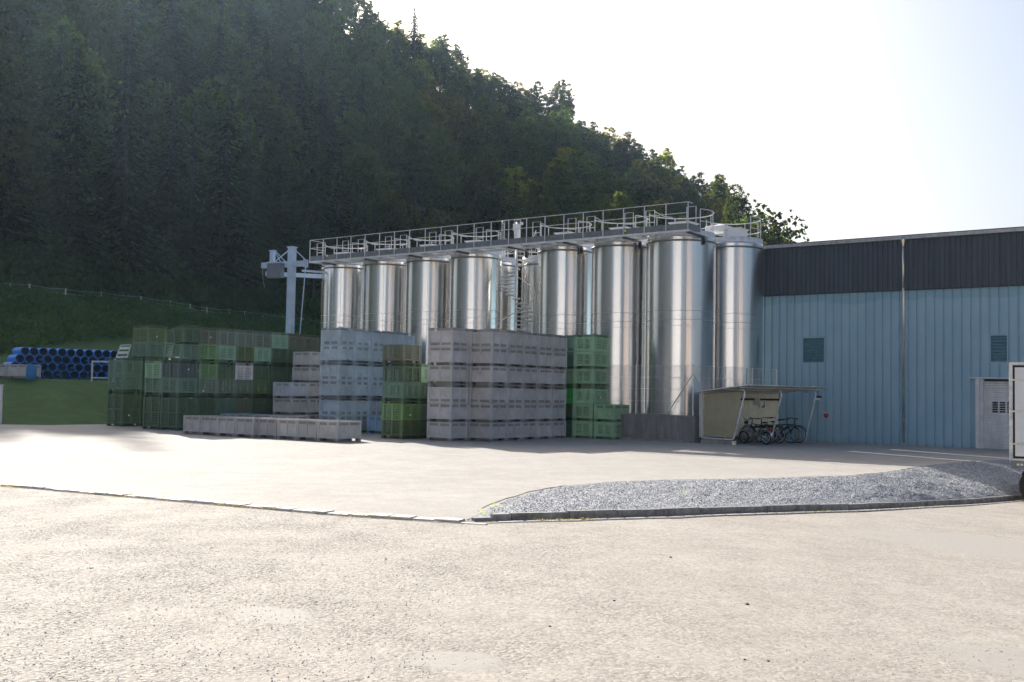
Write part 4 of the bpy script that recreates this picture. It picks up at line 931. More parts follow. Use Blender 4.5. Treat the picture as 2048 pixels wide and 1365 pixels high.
def bicycle(label, loc, rz, lean=0, saddle_h=.98, group=None, rim=M['chrome'], fcol=M['darkmetal'], basket=False):
    b = thing('bicycle', label, 'bicycle', loc, rz, group); b.rotation_euler = (lean, 0, rz)
    wheel(b, (.52, 0, .345), .345, rim=rim); wheel(b, (-.52, 0, .345), .345, rim=rim)
    hd = Vector((.36, 0, .80)); hb_ = Vector((.385, 0, .68)); bb = Vector((-.07, 0, .29)); sc_ = Vector((-.20, 0, .72)); rh = Vector((-.52, 0, .345)); fh = Vector((.52, 0, .345))
    f = MB(); f.tube(hd, hb_, .022, 8); f.tube(hb_, bb, .024, 8); f.tube(hd-Vector((0, 0, .03)), sc_, .018, 8); f.tube(bb, sc_, .017, 8)
    for s in (-1, 1): o_ = Vector((0, s*.055, 0)); f.tube(bb+o_*.5, rh+o_, .010, 6); f.tube(sc_, rh+o_, .009, 6)
    f.build('frame', fcol, b, smooth=True)
    f = MB(); f.tube(hb_, hb_+Vector((.01, 0, -.06)), .028, 8)
    for s in (-1, 1): f.path([hb_+Vector((.01, s*.045, -.05)), Vector((.50, s*.05, .45)), fh+Vector((0, s*.05, 0))], .014, 6)
    f.build('fork', fcol, b, smooth=True)
    f = MB(); f.tube(hd, hd+Vector((-.015, 0, .16)), .018, 8); h0 = hd+Vector((.03, 0, .17)); f.path([h0+Vector((-.12, -.30, .03)), h0+Vector((0, -.15, .04)), h0, h0+Vector((0, .15, .04)), h0+Vector((-.12, .30, .03))], .014, 6); f.build('handlebar', M['black'], b, smooth=True)
    f = MB()
    for s in (-1, 1): f = MB(); f.tube(h0+Vector((-.08, s*.27, .03)), h0+Vector((-.15, s*.33, .03)), .02, 8); f.path([h0+Vector((-.09, s*.27, .03)), h0+Vector((-.02, s*.24, .02)), h0+Vector((.0, s*.28, -.02))], .007, 5); f.build('grip', M['black'], b)
    sp = sc_ + (sc_-bb).normalized()*(saddle_h-.75); f = MB(); f.tube(sc_, sp, .014, 8); f.build('seat_post', M['chrome'], b)
    f = MB(); f.add([(sp.x-.14, -.075, sp.z+.02), (sp.x-.14, .075, sp.z+.02), (sp.x-.02, .05, sp.z+.045), (sp.x+.13, .018, sp.z+.03), (sp.x+.13, -.018, sp.z+.03), (sp.x-.02, -.05, sp.z+.045), (sp.x-.10, 0, sp.z-.03), (sp.x+.10, 0, sp.z-.0)], [(0,5,2,1),(5,4,3,2),(0,1,6),(1,2,7,6),(2,3,7),(3,4,7),(4,5,7),(5,0,6,7)]); f.build('saddle', M['blackpaint'], b)
    f = MB(); f.lathe([(0, -.01), (.09, -.01), (.09, .01), (0, .01)], 16); f.xf(Matrix.Translation((bb.x, -.05, bb.z)) @ Matrix.Rotation(R(90), 4, 'X')); f.beam(bb+Vector((0, -.07, 0)), bb+Vector((.12, -.07, -.12)), .02, .02); f.beam(bb+Vector((0, .07, 0)), bb+Vector((-.12, .07, .12)), .02, .02); f.cbox(bb+Vector((.12, -.11, -.12)), (.09, .07, .02)); f.cbox(bb+Vector((-.12, .11, .12)), (.09, .07, .02)); f.build('crankset', M['darkmetal'], b)
    for cx_ in (.52, -.52): f = MB(); f.path([(cx_+.385*math.cos(a), 0, .345+.385*math.sin(a)) for a in [R(q) for q in (range(15, 175, 20) if cx_ < 0 else range(20, 150, 20))]], .016, 5); f.build('mudguard', M['darkmetal'], b)
    return b
loc2 = lambda x, y: Vector((O.x, O.y, 0)) + Vector((math.cos(SA), math.sin(SA), 0))*x + Vector((-math.sin(SA), math.cos(SA), 0))*y
mp = G(1488, 885); mr = G(1535, 887.5)
mc = loc2(1.42, 1.55); ma = math.atan2(mp.y-mr.y, mp.x-mr.x)
ma = SA + math.pi + R(-6)
mo = thing('moped', 'silver moped with five-spoke wheels parked nearest in the bike shelter', 'moped', (mc.x, mc.y, 0), ma); mo.rotation_euler = (R(-4), 0, ma)
wf = wheel(mo, (.58, 0, .255), .255, rim=M['chrome'], mag=True, tyre=.028); wr_ = wheel(mo, (-.58, 0, .255), .255, rim=M['chrome'], mag=True, tyre=.030)
f = MB(); f.path([(.36, 0, .74), (.28, 0, .60), (.02, 0, .34), (-.12, 0, .30), (-.30, 0, .36), (-.56, 0, .27)], .045, 8); f.path([(-.10, 0, .34), (-.24, 0, .60), (-.60, 0, .62)], .030, 8); f.build('frame', M['chrome'], mo, smooth=True)
f = MB(); f.path([(.36, 0, .80), (.40, 0, .68)], .03, 8); [f.path([(.41, s*.05, .66), (.56, s*.055, .27)], .018, 6) for s in (-1, 1)]; f.build('fork', M['chrome'], mo)
f = MB(); f.tube((.36, 0, .78), (.33, 0, .92), .018, 8); f.path([(.22, -.30, .98), (.30, -.2, 1.0), (.33, 0, .93), (.30, .2, 1.0), (.22, .30, .98)], .013, 6); f.tube((.25, .27, .99), (.30, .30, 1.12), .006, 5); f.build('handlebar', M['black'], mo)
f = MB(); f.lathe([(0, 0), (.06, .01), (.075, .07), (.07, .10), (0, .105)], 14); f.xf(Matrix.Translation((.38, 0, .84)) @ Matrix.Rotation(R(90), 4, 'Y')); f.build('headlight', M['black'], mo, smooth=True)
f = MB(); f.cbox((-.30, 0, .70), (.42, .20, .07)); f.cbox((-.52, 0, .73), (.18, .20, .07)); f.build('saddle', M['blackpaint'], mo)
f = MB(); f.cbox((-.10, 0, .22), (.26, .16, .14)); f.tube((-.02, .06, .20), (.10, .06, .24), .05, 10); f.tube((-.15, -.10, .14), (-.60, -.12, .16), .03, 8); f.build('engine', M['galv'], mo)
for cx_, a0, a1 in ((.58, 20, 165), (-.58, 5, 150)):
    f = MB(); f.path([(cx_+.295*math.cos(R(q))*(-1 if cx_ < 0 else 1), 0, .255+.295*math.sin(R(q))) for q in range(a0, a1, 15)], .030, 6); f.build('mudguard', M['chrome'], mo, smooth=True)
MB().cbox((-.80, 0, .60), (.06, .10, .08)).build('tail_light', M['red'], mo); MB().cbox((.62, .05, .44), (.03, .02, .05)).build('reflector', M['amber'], mo); MB().cbox((-.86, 0, .42), (.01, .12, .14)).build('number_plate', M['white'], mo)
BG = 'bicycles under the shelter'
p = loc2(1.0, 2.35); bicycle('black bicycle right behind the silver moped, handlebar towards the rear sheet', (p.x, p.y, 0), SA+math.pi+R(4), R(5), .86)
p = loc2(1.05, 3.0); bicycle('black bicycle between the moped and the middle slanted post, handlebar to the left', (p.x, p.y, 0), SA+math.pi+R(-6), R(-5), .90)
p = loc2(1.15, 3.55); bicycle('black bicycle with raised saddle, its front wheel turned out towards the yard', (p.x, p.y, 0), SA+R(14), R(5), 1.05)
p = loc2(1.1, 4.1); bicycle('black bicycle nearest the blue wall, front wheel just behind another one', (p.x, p.y, 0), SA+R(10), R(-4), .95)
mb = MB(); 
# ================================================================ TRUCK TRAILER
ty_ = 27.0; TL = AT(2018.5, 921, ty_); TZ = zr(TL.x+.6)
tk = thing('box_trailer', 'white box trailer with hinged door panels cut off by the right edge of the picture', 'trailer', (TL.x, TL.y, TZ), R(-28))
zb_t = TL.z - TZ; zt_t = AT(2018.5, 725, ty_).z - TZ; Lt = 7.2; Dt = 2.45
mb = MB(); mb.box(.03, Lt, .03, Dt, zb_t+.02, zt_t-.02); mb.build('box_body', M['white'], tk)
mb = MB(); mb.box(0, .085, -.02, .12, zb_t, zt_t); mb.box(0, .085, Dt-.09, Dt+.02, zb_t, zt_t); mb.box(.086, Lt, -.02, .06, zt_t-.07, zt_t); mb.box(.086, Lt, -.02, .06, zb_t, zb_t+.05); mb.box(Lt, Lt+.08, -.02, Dt+.02, zb_t, zt_t); mb.build('corner_frame', M['galv'], tk)
for d_ in range(3):
    xa = .088 + d_*2.36; xb = xa + 2.34
    mb = MB(); mb.box(xa, xb, -.005, .028, zb_t+.055, zt_t-.075); sl_ = mb.build('door_seal', M['black'], tk)
    mb = MB(); mb.box(xa+.05, xb-.05, -.035, -.006, zb_t+.11, zt_t-.13); dr = mb.build('door_panel', M['white'], tk)
    for zz in (.18, .50, .83):
        z = zb_t + (zt_t-zb_t)*(1-zz); m_ = MB(); m_.tube((xa-.06, -.05, z-.04), (xa-.06, -.05, z+.04), .022, 8); m_.box(xa-.06, xa+.10, -.062, -.038, z-.02, z+.02); m_.box(xa+.10, xa+.62, -.058, -.036, z-.035, z+.03); m_.tube((xa+.16, -.07, z), (xa+.19, -.07, z), .02, 6); m_.build('hinge', M['rail'], dr)
mb = MB(); mb.box(.05, Lt, .0, .10, zb_t-.19, zb_t-.004); mb.box(.05, Lt, Dt-.1, Dt, zb_t-.19, zb_t-.004); mb.box(.05, .2, .1, Dt-.1, zb_t-.19, zb_t-.004); mb.build('chassis_rail', M['galvdark'], tk)
mb = MB(); 
for k in range(3): mb.cbox((.20+.09*k, -.006, zb_t-.10), (.06, .012, .05))
mb.build('rail_plate', M['rail'], tk)
mb = MB(); mb.box(.32, .40, .3, .5, zb_t-.42, zb_t-.192); mb.build('mudguard_bracket', M['cream'], tk)
wxp = .20
for wx_, wy in ((wxp+.5, .17), (wxp+1.75, .17), (wxp+.5, Dt-.17), (wxp+1.75, Dt-.17)):
    r_ = .49; c = Vector((wx_, wy, r_)); ty = MB(); ty.lathe([(.29, -.14), (r_-.05, -.15), (r_-.012, -.12), (r_, -.09), (r_, .09), (r_-.012, .12), (r_-.05, .15), (.29, .14)], 48); ty.xf(Matrix.Translation(c) @ Matrix.Rotation(R(90), 4, 'X'))
    wo = ty.build('wheel', M['black'], tk, smooth=True)
    tr_ = MB()
    for k in range(60):
        a = 2*math.pi*k/60; e = Vector((math.cos(a), 0, math.sin(a))); 
        for yy in (-.10, -.035, .03, .095): tr_.beam(c+e*(r_-.004)+Vector((0, yy-.022, 0)), c+e*(r_+.012)+Vector((0, yy-.022, 0)), .036, .028, (0, 1, 0))
    tr_.build('tread', M['black'], wo)
    rm = MB(); rm.lathe([(.29, -.12), (.27, -.13), (.25, -.05), (.12, -.03), (.10, -.10), (0, -.10)], 32); rm.xf(Matrix.Translation(c) @ Matrix.Rotation(R(90), 4, 'X')); rm.build('rim', M['lgrey'], wo, smooth=True)
# ================================================================ TREES
rs = np.random.RandomState(5)
def quads(P, N, a, b, rng, elong=None):
    """leaf-clump quads at P, roughly facing N; a,b half sizes; elong: direction of the long side"""
    n = len(P); r = rng.normal(size=(n, 3)); t1 = elong if elong is not None else np.cross(N, r); t1 = t1/np.linalg.norm(t1, axis=1, keepdims=True)
    t2 = np.cross(N, t1) + rng.normal(size=(n, 3))*.15; t2 /= np.linalg.norm(t2, axis=1, keepdims=True)
    a = a[:, None]; b = b[:, None]
    V = np.stack([P - t1*a, P - t2*b*.9 + t1*a*.15, P + t1*a, P + t2*b - t1*a*.1], 1).reshape(-1, 3)
    return V, np.arange(n*4, dtype=np.int32).reshape(-1, 4)
def unit(v): return v/np.maximum(1e-6, np.linalg.norm(v, axis=1, keepdims=True))
def broadleaf(seed, H, Rc, N, size, sparse=False, mtl='leaf', name='broadleaf_tree'):
    rg = np.random.RandomState(seed); root = thing(name, 'tree', 'tree', (0, 0, -80))
    # uneven egg-shaped envelope filled with small leaf clumps, denser outside
    nc = 420 if not sparse else 90; ph = rg.uniform(0, 6.28, 8)
    d = unit(rg.normal(size=(nc, 3))); az = np.arctan2(d[:, 1], d[:, 0]); el = np.arcsin(d[:, 2])
    env = 1 + .16*np.sin(2*az+ph[0]) + .13*np.sin(3*az+ph[1]+2*el) + .12*np.sin(5*az+ph[2])*np.cos(3*el+ph[3]) + .12*np.sin(4*el+ph[4]+az)
    rad = env*(1 - .55*rg.uniform(0, 1, nc)**1.8); zc = H*.56; hz = H*.43
    C = np.stack([d[:, 0]*rad*Rc, d[:, 1]*rad*Rc, zc + d[:, 2]*rad*hz], 1); C[:, 2] = np.clip(C[:, 2], H*.10, H*1.02)
    sq = 1 - .45*np.clip((C[:, 2]/H - .5)/.5, 0, 1)**2; C[:, 0] *= sq; C[:, 1] *= sq
    cr_ = rg.uniform(.30, .78, nc)*(1.0 if not sparse else .8)*Rc/4.5
    li = rg.randint(0, nc, N); dd = unit(rg.normal(size=(N, 3))); r_ = cr_[li]*np.abs(rg.normal(size=N)*.55+.55)
    P = C[li] + dd*r_[:, None]*np.array([1.15, 1.15, .8])
    Nn = unit(dd*.6 + rg.normal(size=(N, 3))*.6 + np.array([0, 0, .35])); s = size*rg.uniform(.55, 1.3, N)
    V, Fq = quads(P, Nn, s, s*.72, rg); cr = npmesh('crown', V, Fq, M[mtl], root)
    mb = MB(); mb.path([(0, 0, -1.5), (.05, 0, H*.2), (.15, .1, H*.45), (.1, .0, H*.8)], H*.018, 8, H*.005)
    for k in range(14): c = C[rg.randint(nc)]; z0 = min(H*.55, c[2]*.55); mb.path([(.1, 0, z0), (c[0]*.5, c[1]*.5, (z0+c[2])/2+.2), tuple(c)], H*.005, 5, H*.0015)
    mb.build('trunk', M['bark'], root); return root
def conifer(seed, H, Rb, nw, size, droop=.35, bare=.06, mtl='needle'):
    rg = np.random.RandomState(seed); root = thing('spruce_tree', 'spruce', 'tree', (0, 0, -80)); P = []; E = []; S = []; Bm = MB()
    for k in range(nw):
        t = (k+rg.uniform(-.3, .3))/nw; z = H*(bare + (1-bare)*t); L = Rb*(1-t)**.85*rg.uniform(.75, 1.15) + .15; nb = max(4, int(11*(1-t)+4)); a0 = rg.uniform(0, 6.28)
        for b in range(nb):
            a = a0 + 2*np.pi*b/nb + rg.uniform(-.25, .25); l = L*rg.uniform(.65, 1.12); m = max(3, int(l/ (size*.50)))
            u = np.linspace(.12, 1, m); dr = -droop*l*(u**1.6) + .10*l*u**3
            px_ = np.cos(a)*u*l; py_ = np.sin(a)*u*l; pz_ = z + dr
            side = rg.uniform(-1, 1, m)*size*.75*(1.15-u*.7); px_ += -np.sin(a)*side; py_ += np.cos(a)*side; pz_ += rg.uniform(-.22, .06, m)
            for i in range(m): P.append((px_[i], py_[i], pz_[i])); E.append((math.cos(a+side[i]*.8), math.sin(a+side[i]*.8), -.35-rg.uniform(0, .35))); S.append(size*rg.uniform(.65, 1.15)*(1.05-.35*t))
            if k % 3 == 0: Bm.tube((0, 0, z), (math.cos(a)*l*.8, math.sin(a)*l*.8, z - droop*l*.6), .03, 3, .01, cap=False)
    P = np.array(P); E = unit(np.array(E)); S = np.array(S); N = unit(np.stack([rg.normal(size=len(P))*.35, rg.normal(size=len(P))*.35, np.ones(len(P))], 1))
    N = unit(N - E*np.sum(N*E, 1, keepdims=True)); V, Fq = quads(P, N, S, S*.42, rg, E); npmesh('crown', V, Fq, M[mtl], root)
    # ragged hanging needles give body from the side
    Bm.path([(0, 0, -1.5), (0, 0, H*.5), (0, 0, H*.985)], H*.011+.06, 8, .03); Bm.build('trunk', M['bark'], root); return root
BLF = [broadleaf(101, 18, 4.6, 20000, .20), broadleaf(102, 16, 5.0, 20000, .20), broadleaf(103, 20, 4.4, 20000, .20), broadleaf(104, 15, 4.0, 16000, .19), broadleaf(105, 17, 5.2, 20000, .20), broadleaf(106, 18, 4.8, 20000, .20)]
BLY = [broadleaf(110, 17, 5.0, 20000, .21, mtl='leaf_sunlit'), broadleaf(111, 16, 4.6, 18000, .21, mtl='leaf_sunlit')]
CON = [conifer(201, 25, 4.6, 42, .42), conifer(202, 28, 5.0, 44, .44, .42), conifer(203, 22, 4.0, 38, .40, .30, .12), conifer(204, 27, 4.4, 34, .42, .55, .30)]
SPR = [broadleaf(301, 12, 3.4, 2600, .26, True), broadleaf(302, 10, 3.0, 2000, .24, True)]
usedp = set()
def put(pr, x, y, z, s, rz, label, group, cat='tree'):
    if pr.name in usedp: o = copy_tree(pr)
    else: o = pr; usedp.add(pr.name)
    o.location = (x, y, z); o.rotation_euler = (rnd.uniform(-.03, .03), rnd.uniform(-.03, .03), rz); o.scale = (s*rnd.uniform(.92, 1.1), s*rnd.uniform(.92, 1.1), s)
    tag(o, label, cat, group); return o
I = lambda T, px: float(np.interp(px, TP, T))
LBL = {('c', 0): ('dark spruce in the shaded forest edge above the pasture fence', 'spruces along the forest edge'), ('b', 0): ('dark broadleaf tree in the shaded lower forest behind the crates', 'broadleaf trees along the forest edge'),
       ('c', 1): ('spruce standing among broadleaf trees halfway up the wooded slope', 'spruces on the middle of the slope'), ('b', 1): ('broadleaf tree halfway up the wooded slope above the steel tanks', 'broadleaf trees on the middle of the slope'),
       ('c', 2): ('spruce on the upper part of the wooded slope against the bright sky', 'spruces near the skyline'), ('b', 2): ('broadleaf tree on the sunlit skyline of the wooded slope', 'broadleaf trees on the skyline')}
nT = 0
rings = [0.0, .04, .11, .19, .28, .38, .49, .60, .71, .82, .92, 1.0]
for ri, t in enumerate(rings):
    px = -330 + rnd.uniform(0, 40)
    while px < 1625:
        fd, rd = I(TFd, px), I(TRd, px); tt = min(1, max(0, t + rnd.uniform(-.03, .03))) if ri else 0.0
        Y = fd + 4 + (rd - fd - 4)*tt + (rnd.uniform(-.5, 2.5) if ri == 0 else 0); X = (px - CX)/F*Y; z = tz(X, Y)
        far = tt > .3; left = px < 620
        if px < 700: pc = .72 if tt < .35 else .30
        elif px < 1000: pc = .20
        else: pc = .10
        isc = rnd.random() < pc
        if t > .95: isc = rnd.random() < .05
        if ri >= 8 and px < -260: px += 200; continue       # out of the frame
        # hidden behind the tanks
        if px > 760 and ri <= 1 and rnd.random() < .4: px += 70; continue
        if isc:
            pr = rnd.choice(CON); H0 = 25; target = rnd.uniform(21, 27) if px < 640 else rnd.uniform(15, 21)
            if t > .6: target = rnd.uniform(14, 18)
        else:
            pr = rnd.choice(BLF) if (px < 640 or tt < .25 or rnd.random() > .16) else rnd.choice(BLY); H0 = 17; target = (rnd.uniform(17, 23) if t < .6 else rnd.uniform(15, 20)) if t < .8 else rnd.uniform(12.5, 17)
        if px > 1440: target *= .85
        s = target/H0; zone = 0 if tt < .15 else (1 if tt < .72 else 2)
        lb, gr_ = LBL[('c' if isc else 'b', zone)]
        q_ = tt; vz = 'at the foot' if q_ < .15 else ('low' if q_ < .3 else ('halfway up' if q_ < .55 else ('high' if q_ < .85 else 'at the skyline')))
        lm = [(0, 'beyond the left edge'), (90, 'above the left edge'), (230, 'above the blue pipes'), (420, 'above the green crate wall'), (600, 'above the crane'), (760, 'above the leftmost two tanks'), (900, 'above the third tank'), (1010, 'above the fourth tank'), (1100, 'above the spiral staircase'), (1200, 'just right of the staircase'), (1320, 'left of the widest tank'), (1440, 'above the widest tank'), (9999, 'above the hall corner')]
        lw_ = next(w for a, w in lm if px < a)
        gr_ = f"{'spruces' if isc else 'broadleaf trees'} {vz} on the wooded slope"
        lb = f"{'spruce' if isc else 'broadleaf tree'} {vz} of the wooded slope, {lw_}" if vz == 'at the foot' else f"{'pointed spruce' if isc else 'rounded broadleaf tree'} {vz} {'on' if vz != 'at the skyline' else 'of'} the wooded slope, {lw_}"
        put(pr, X, Y, z - .4, s, rnd.uniform(0, 6.28), lb, gr_); nT += 1
        cw = (8.0 if isc else 8.8)*s; px += cw*F/Y*(.74 if ri < 5 else (.84 if ri < 10 else .66))*rnd.uniform(.75, 1.25)
# particular trees of the photograph
def spot(pr, px, pytop, Y, H0, label, s=None):
    p = AT(px, pytop, Y); z = tz(p.x, p.y); hgt = p.z - z
    if s is None: s = hgt/H0
    o = put(pr, p.x, p.y, p.z - H0*s, s, rnd.uniform(0, 6.28), label, None)
    if 'group' in o: del o['group']
    return o
spot(CON[2], 832, -6, 322, 22, 'tall open spruce rising above the skyline at the top of the slope', 20/22)
spot(CON[1], 796, 42, 285, 28, 'slim pale spruce just below the skyline spruce', 26/28)
spot(CON[0], 628, 84, 230, 25, 'sunlit spruce standing alone in the middle of the upper slope', 22/25)
spot(BLY[0], 505, 34, 225, 17, 'tall leafy tree catching the sun on the upper left slope', 1.1)
spot(CON[3], 408, 62, 170, 26, 'dark spruce with a sunlit right edge on the left slope', 24/26)
spot(BLY[1], 925, 205, 250, 16, 'round tree tinted sunlit yellow in the middle of the slope', 1.15)
spot(BLY[0], 850, 190, 256, 17, 'tree tinted sunlit yellow-green left of the round one in the middle of the slope', 1.05)
spot(BLF[3], 780, 215, 240, 15, 'large dark tree left of the yellow-green one in the middle of the slope', 1.3)
spot(BLF[4], 1120, 165, 335, 17, 'loose pale tree on the skyline above the staircase', .95)
spot(SPR[0], 1515, 402, 190, 12, 'thin-crowned tree at the end of the forest above the rear tank', 1.0)
spot(SPR[0], 1548, 420, 185, 12, 'see-through tree right of the thin-crowned one above the hall roof', .85)
spot(SPR[1], 1583, 446, 180, 10, 'small open tree at the right end of the wooded slope', .75)
spot(SPR[1], 1568, 415, 188, 10, 'wispy twiggy tree behind the end of the wooded slope', .9)
spot(BLF[3], 1478, 375, 225, 15, 'dense tree where the forest ends beside the sky', .95)
spot(BLY[1], 350, 20, 215, 16, 'leafy tree tinted sunlit yellow-green near the top left of the slope', 1.0)
spot(BLY[1], 1255, 268, 338, 16, 'tree tinted sunlit yellow on the skyline above the tank left of the widest', .85)
spot(BLY[0], 1330, 300, 336, 17, 'tree tinted sunlit yellow on the skyline above the widest tank', .8)
spot(BLY[1], 1440, 352, 318, 16, 'tree tinted sunlit pale green on the skyline just before the forest ends', .8)
# undergrowth along the forest foot, weeds on the meadow (uncountable)
def scatter(name, n, pxr, tr, hr, size, label, mtl='weed'):
    Vs = []; Fs = []; b0 = 0; P = []; N_ = []; S = []
    for k in range(n):
        px = rnd.uniform(*pxr); fd = I(TFd, px); e = I(TE, px) + 13; a, b = tr; Y = (fd + a + (b-a)*rnd.random()) if mtl != 'w' else 0
        X = (px-CX)/F*Y; z = tz(X, Y); cl = vn(X, Y, .16, 9)
        if cl < (.35 if b <= 0 else .12): continue
        hgt = rnd.uniform(*hr)*(.4+cl)
        for q in range(10):
            P.append((X+rnd.gauss(0, .55), Y+rnd.gauss(0, .55), z + rnd.random()*hgt)); N_.append((rnd.gauss(0, 1), rnd.gauss(0, 1), rnd.random())); S.append(size*rnd.uniform(.6, 1.3))
    P = np.array(P); S = np.array(S); V, Fq = quads(P, unit(np.array(N_)), S, S*.7, rs)
    tag(npmesh(name, V, Fq, M[mtl]), label, 'plants', kind='stuff')
scatter('undergrowth', 6000, (-350, 1000), (.8, 11), (1.0, 3.6), .34, 'dark leafy undergrowth along the foot of the forest')
scatter('meadow_weeds', 3000, (-60, 760), (-26, 0), (.3, 1.1), .20, 'rough weeds and tall grass on the bank below the pasture fence')
# weeds by the kerbs
M['dryweed'] = leafmat('dry_weed', (.14, .11, .06), (.24, .21, .10), .3)
P = []; N_ = []; S = []
for k in range(150):
    x = rnd.uniform(-9.5, 1.5) if rnd.random() < .8 else rnd.uniform(1.5, 12); y = ky(x) - .16 + rnd.gauss(0, .03)
    if vn(x, 3, 1.4, 8) < .45: continue
    for q in range(22): P.append((x+rnd.gauss(0, .10), y+rnd.gauss(0, .022), zr(x)+rnd.random()*.035)); N_.append((rnd.gauss(0, 1), rnd.gauss(0, 1), .6)); S.append(rnd.uniform(.008, .022))
V, Fq = quads(np.array(P), unit(np.array(N_)), np.array(S), np.array(S)*.4, rs); tag(npmesh('kerb_weeds', V, Fq, M['dryweed']), 'small dry weeds and moss growing along the flat kerb stones', 'weeds', kind='stuff')
P = []; N_ = []; S = []
for (px, py, n) in ((968, 1030, 14), (990, 1018, 8), (1360, 988, 7), (964, 1036, 5)):
    c = G(px, py, .03)
    for q in range(n): P.append((c.x+rnd.gauss(0, .05), c.y+rnd.gauss(0, .05), .06+rnd.random()*.06)); N_.append((rnd.gauss(0, 1), rnd.gauss(0, 1), .6)); S.append(rnd.uniform(.012, .026))
V, Fq = quads(np.array(P), unit(np.array(N_)), np.array(S), np.array(S)*.5, rs); M['freshweed'] = leafmat('fresh_weed', (.12, .22, .03), (.25, .36, .06), .4); tag(npmesh('gravel_weeds', V, Fq, M['freshweed']), 'tiny bright green weeds at the tip of the gravel bank', 'weeds', kind='stuff')
# loose grit and proud aggregate in the near road (uncountable), thicker on the worn left side
g = NG('road_grit'); geo = g.n('ShaderNodeNewGeometry'); g.l(g.ramp(geo.outputs['Random Per Island'], [(0, (.09, .085, .08)), (.35, (.24, .225, .20)), (.7, (.42, .39, .35)), (1, (.62, .59, .55))]), g.b.inputs['Base Color']); g.b.inputs['Roughness'].default_value = .7; M['grit'] = g.m
V = []; FT = []; rg = np.random.RandomState(21)
for k in range(26000):
    Y = 6.2 + 9.5*rg.rand()**1.5; X = rg.uniform(-.53, .53)*Y
    if Y > ky(X) - .3 or rg.rand() > (1.0 if X < -.5 else .45)*(.35 + vn(X, Y, .9, 12)): continue
    s_z = rg.uniform(.0035, .010)*(1.25 if X < -.5 else .9); b0 = len(V); z = zr(X); a = rg.uniform(0, 6.28)
    for i in range(5): rr = s_z*rg.uniform(.7, 1.25); V.append((X+rr*math.cos(a+i*1.2566), Y+rr*math.sin(a+i*1.2566), z-.001))
    V.append((X+rg.uniform(-.3, .3)*s_z, Y+rg.uniform(-.3, .3)*s_z, z+s_z*rg.uniform(.5, .95)))
    FT += [(b0+i, b0+(i+1) % 5, b0+5) for i in range(5)]
tag(npmesh('road_grit', V, FT, M['grit']), 'fine loose grit and proud stones in the worn pale asphalt of the foreground', 'grit', kind='stuff')
# pebbles on the road
k_ = 0
for (px, py, s) in ((1495, 1196, .020), (1536, 1309, .014), (1490, 1308, .012), (183, 1137, .02), (1341, 1107, .02), (1100, 1252, .014), (1228, 1198, .014), (772, 1119, .016)):
    c = G(px, py, 0); m_ = MB(); rr = [rnd.uniform(.7, 1.2)*s for _ in range(7)]
    m_.add([(rr[i]*math.cos(i*6.283/6), rr[i]*math.sin(i*6.283/6), 0) for i in range(6)] + [(rr[i]*.7*math.cos(i*6.283/6+.3), rr[i]*.7*math.sin(i*6.283/6+.3), s*.6) for i in range(6)], [(i, (i+1) % 6, 6+(i+1) % 6, 6+i) for i in range(6)] + [(6,7,8,9,10,11)])
    o = m_.build('pebble', M['darkmetal']); o.location = (c.x, c.y, zr(c.x)); tag(o, 'dark pebble lying loose on the pale asphalt in the foreground', 'pebble', 'dark pebbles on the asphalt')
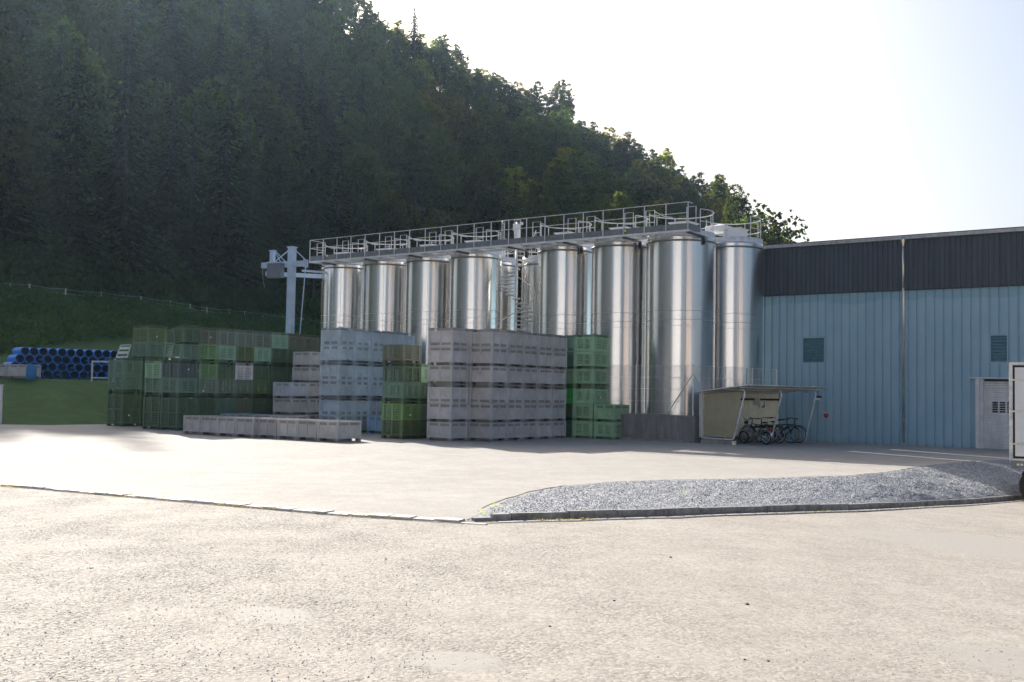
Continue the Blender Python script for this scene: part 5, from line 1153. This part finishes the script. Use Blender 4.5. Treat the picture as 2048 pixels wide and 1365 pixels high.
# ================================================================ ADDED BEHIND THE CAMERA, UNSEEN (shaped for the reflections in the steel tanks)
mb = MB(); n = 60; R0 = 330
def hz_(a): 
    d = math.degrees(a)                                            # azimuth from straight back, positive towards +x
    base = 26 + 16*math.sin(a*3+1) 
    if d < -38: base += 75*sm((-40-d)/12)
    if d > 62: base += 60*sm((d-62)/20)
    return base*(.9+.2*vn(a*9, 0, 1, 4))
for i in range(n+1):
    a = R(-100 + 200*i/n); dx, dy = math.sin(a), -math.cos(a)
    for (rr, hh) in ((R0*.55, -2), (R0*.75, .45), (R0, 1)): mb.v.append((dx*rr, dy*rr, hh if hh < 0 else hz_(a)*hh))
for i in range(n):
    for j in range(2): a = i*3+j; mb.f.append((a, a+3, a+4, a+1))
tag(mb.build('added_hills', M['floor']), kind='structure')  # added hills, raised to reflect as dark bands in the tanks
def barn(name, label, x, y, rz, L, Wd, Hh, wall, roofm):
    t = thing(name, label, 'building', (x, y, -1.0), rz)
    m_ = MB(); m_.box(-L/2, L/2, 0, Wd, 0, Hh); m_.v += [(-L/2, Wd/2, Hh+2.4), (L/2, Wd/2, Hh+2.4)]; k = len(m_.v); m_.f += [(7, 4, k-2), (5, 6, k-1)]; m_.build('wall', wall, t)
    m_ = MB(); m_.add([(-L/2-.5, -.6, Hh-.2), (L/2+.5, -.6, Hh-.2), (L/2+.5, Wd/2, Hh+2.6), (-L/2-.5, Wd/2, Hh+2.6), (L/2+.5, Wd+.6, Hh-.2), (-L/2-.5, Wd+.6, Hh-.2)], [(0,1,2,3), (3,2,4,5)]); m_.build('roof', roofm, t)
    for i in range(int(L//5)): m_ = MB(); x0 = -L/2+1.6+i*5; m_.box(x0, x0+1.8, Wd-.05, Wd+.03, 2.2, 3.8); m_.build('window', M['darkglass'], t)
M['render_white'] = mat('white_render', (.80, .80, .80), .8, 0, .06, 1); M['render_warm'] = mat('warm_render', (.72, .52, .36), .8, 0, .08, 1)
barn('added_warehouse', 'long white building added unseen behind the camera for its reflection in the steel tanks', -30, -62, R(14), 58, 16, 17, M['render_white'], M['roof'])
barn('added_house', 'warm plastered building added unseen behind the camera for its reflection in the tanks', 36, -56, R(-22), 32, 12, 14, M['render_warm'], M['roof'])
for pr in BLF + BLY + CON + SPR:
    if pr.name not in usedp:
        for c in KIDS.get(pr.name, []): D.objects.remove(c)
        D.objects.remove(pr)
# ================================================================ HAZE
HZ = True
if HZ:
    g = NG('haze_air'); g.t.nodes.remove(g.b); pv = g.n('ShaderNodeVolumePrincipled'); pv.inputs['Color'].default_value = (.55, .78, 1, 1); pv.inputs['Density'].default_value = .00009; pv.inputs['Anisotropy'].default_value = .68
    g.l(pv.outputs[0], g.out.inputs['Volume'])
    mb = MB(); mb.box(-420, 420, -120, 560, -2.8, 190); hz = mb.build('haze', g.m); tag(hz, 'thin bluish haze between the yard and the wooded hill', 'haze', kind='stuff')
print('TREES', nT, 'OBJ', len(D.objects))
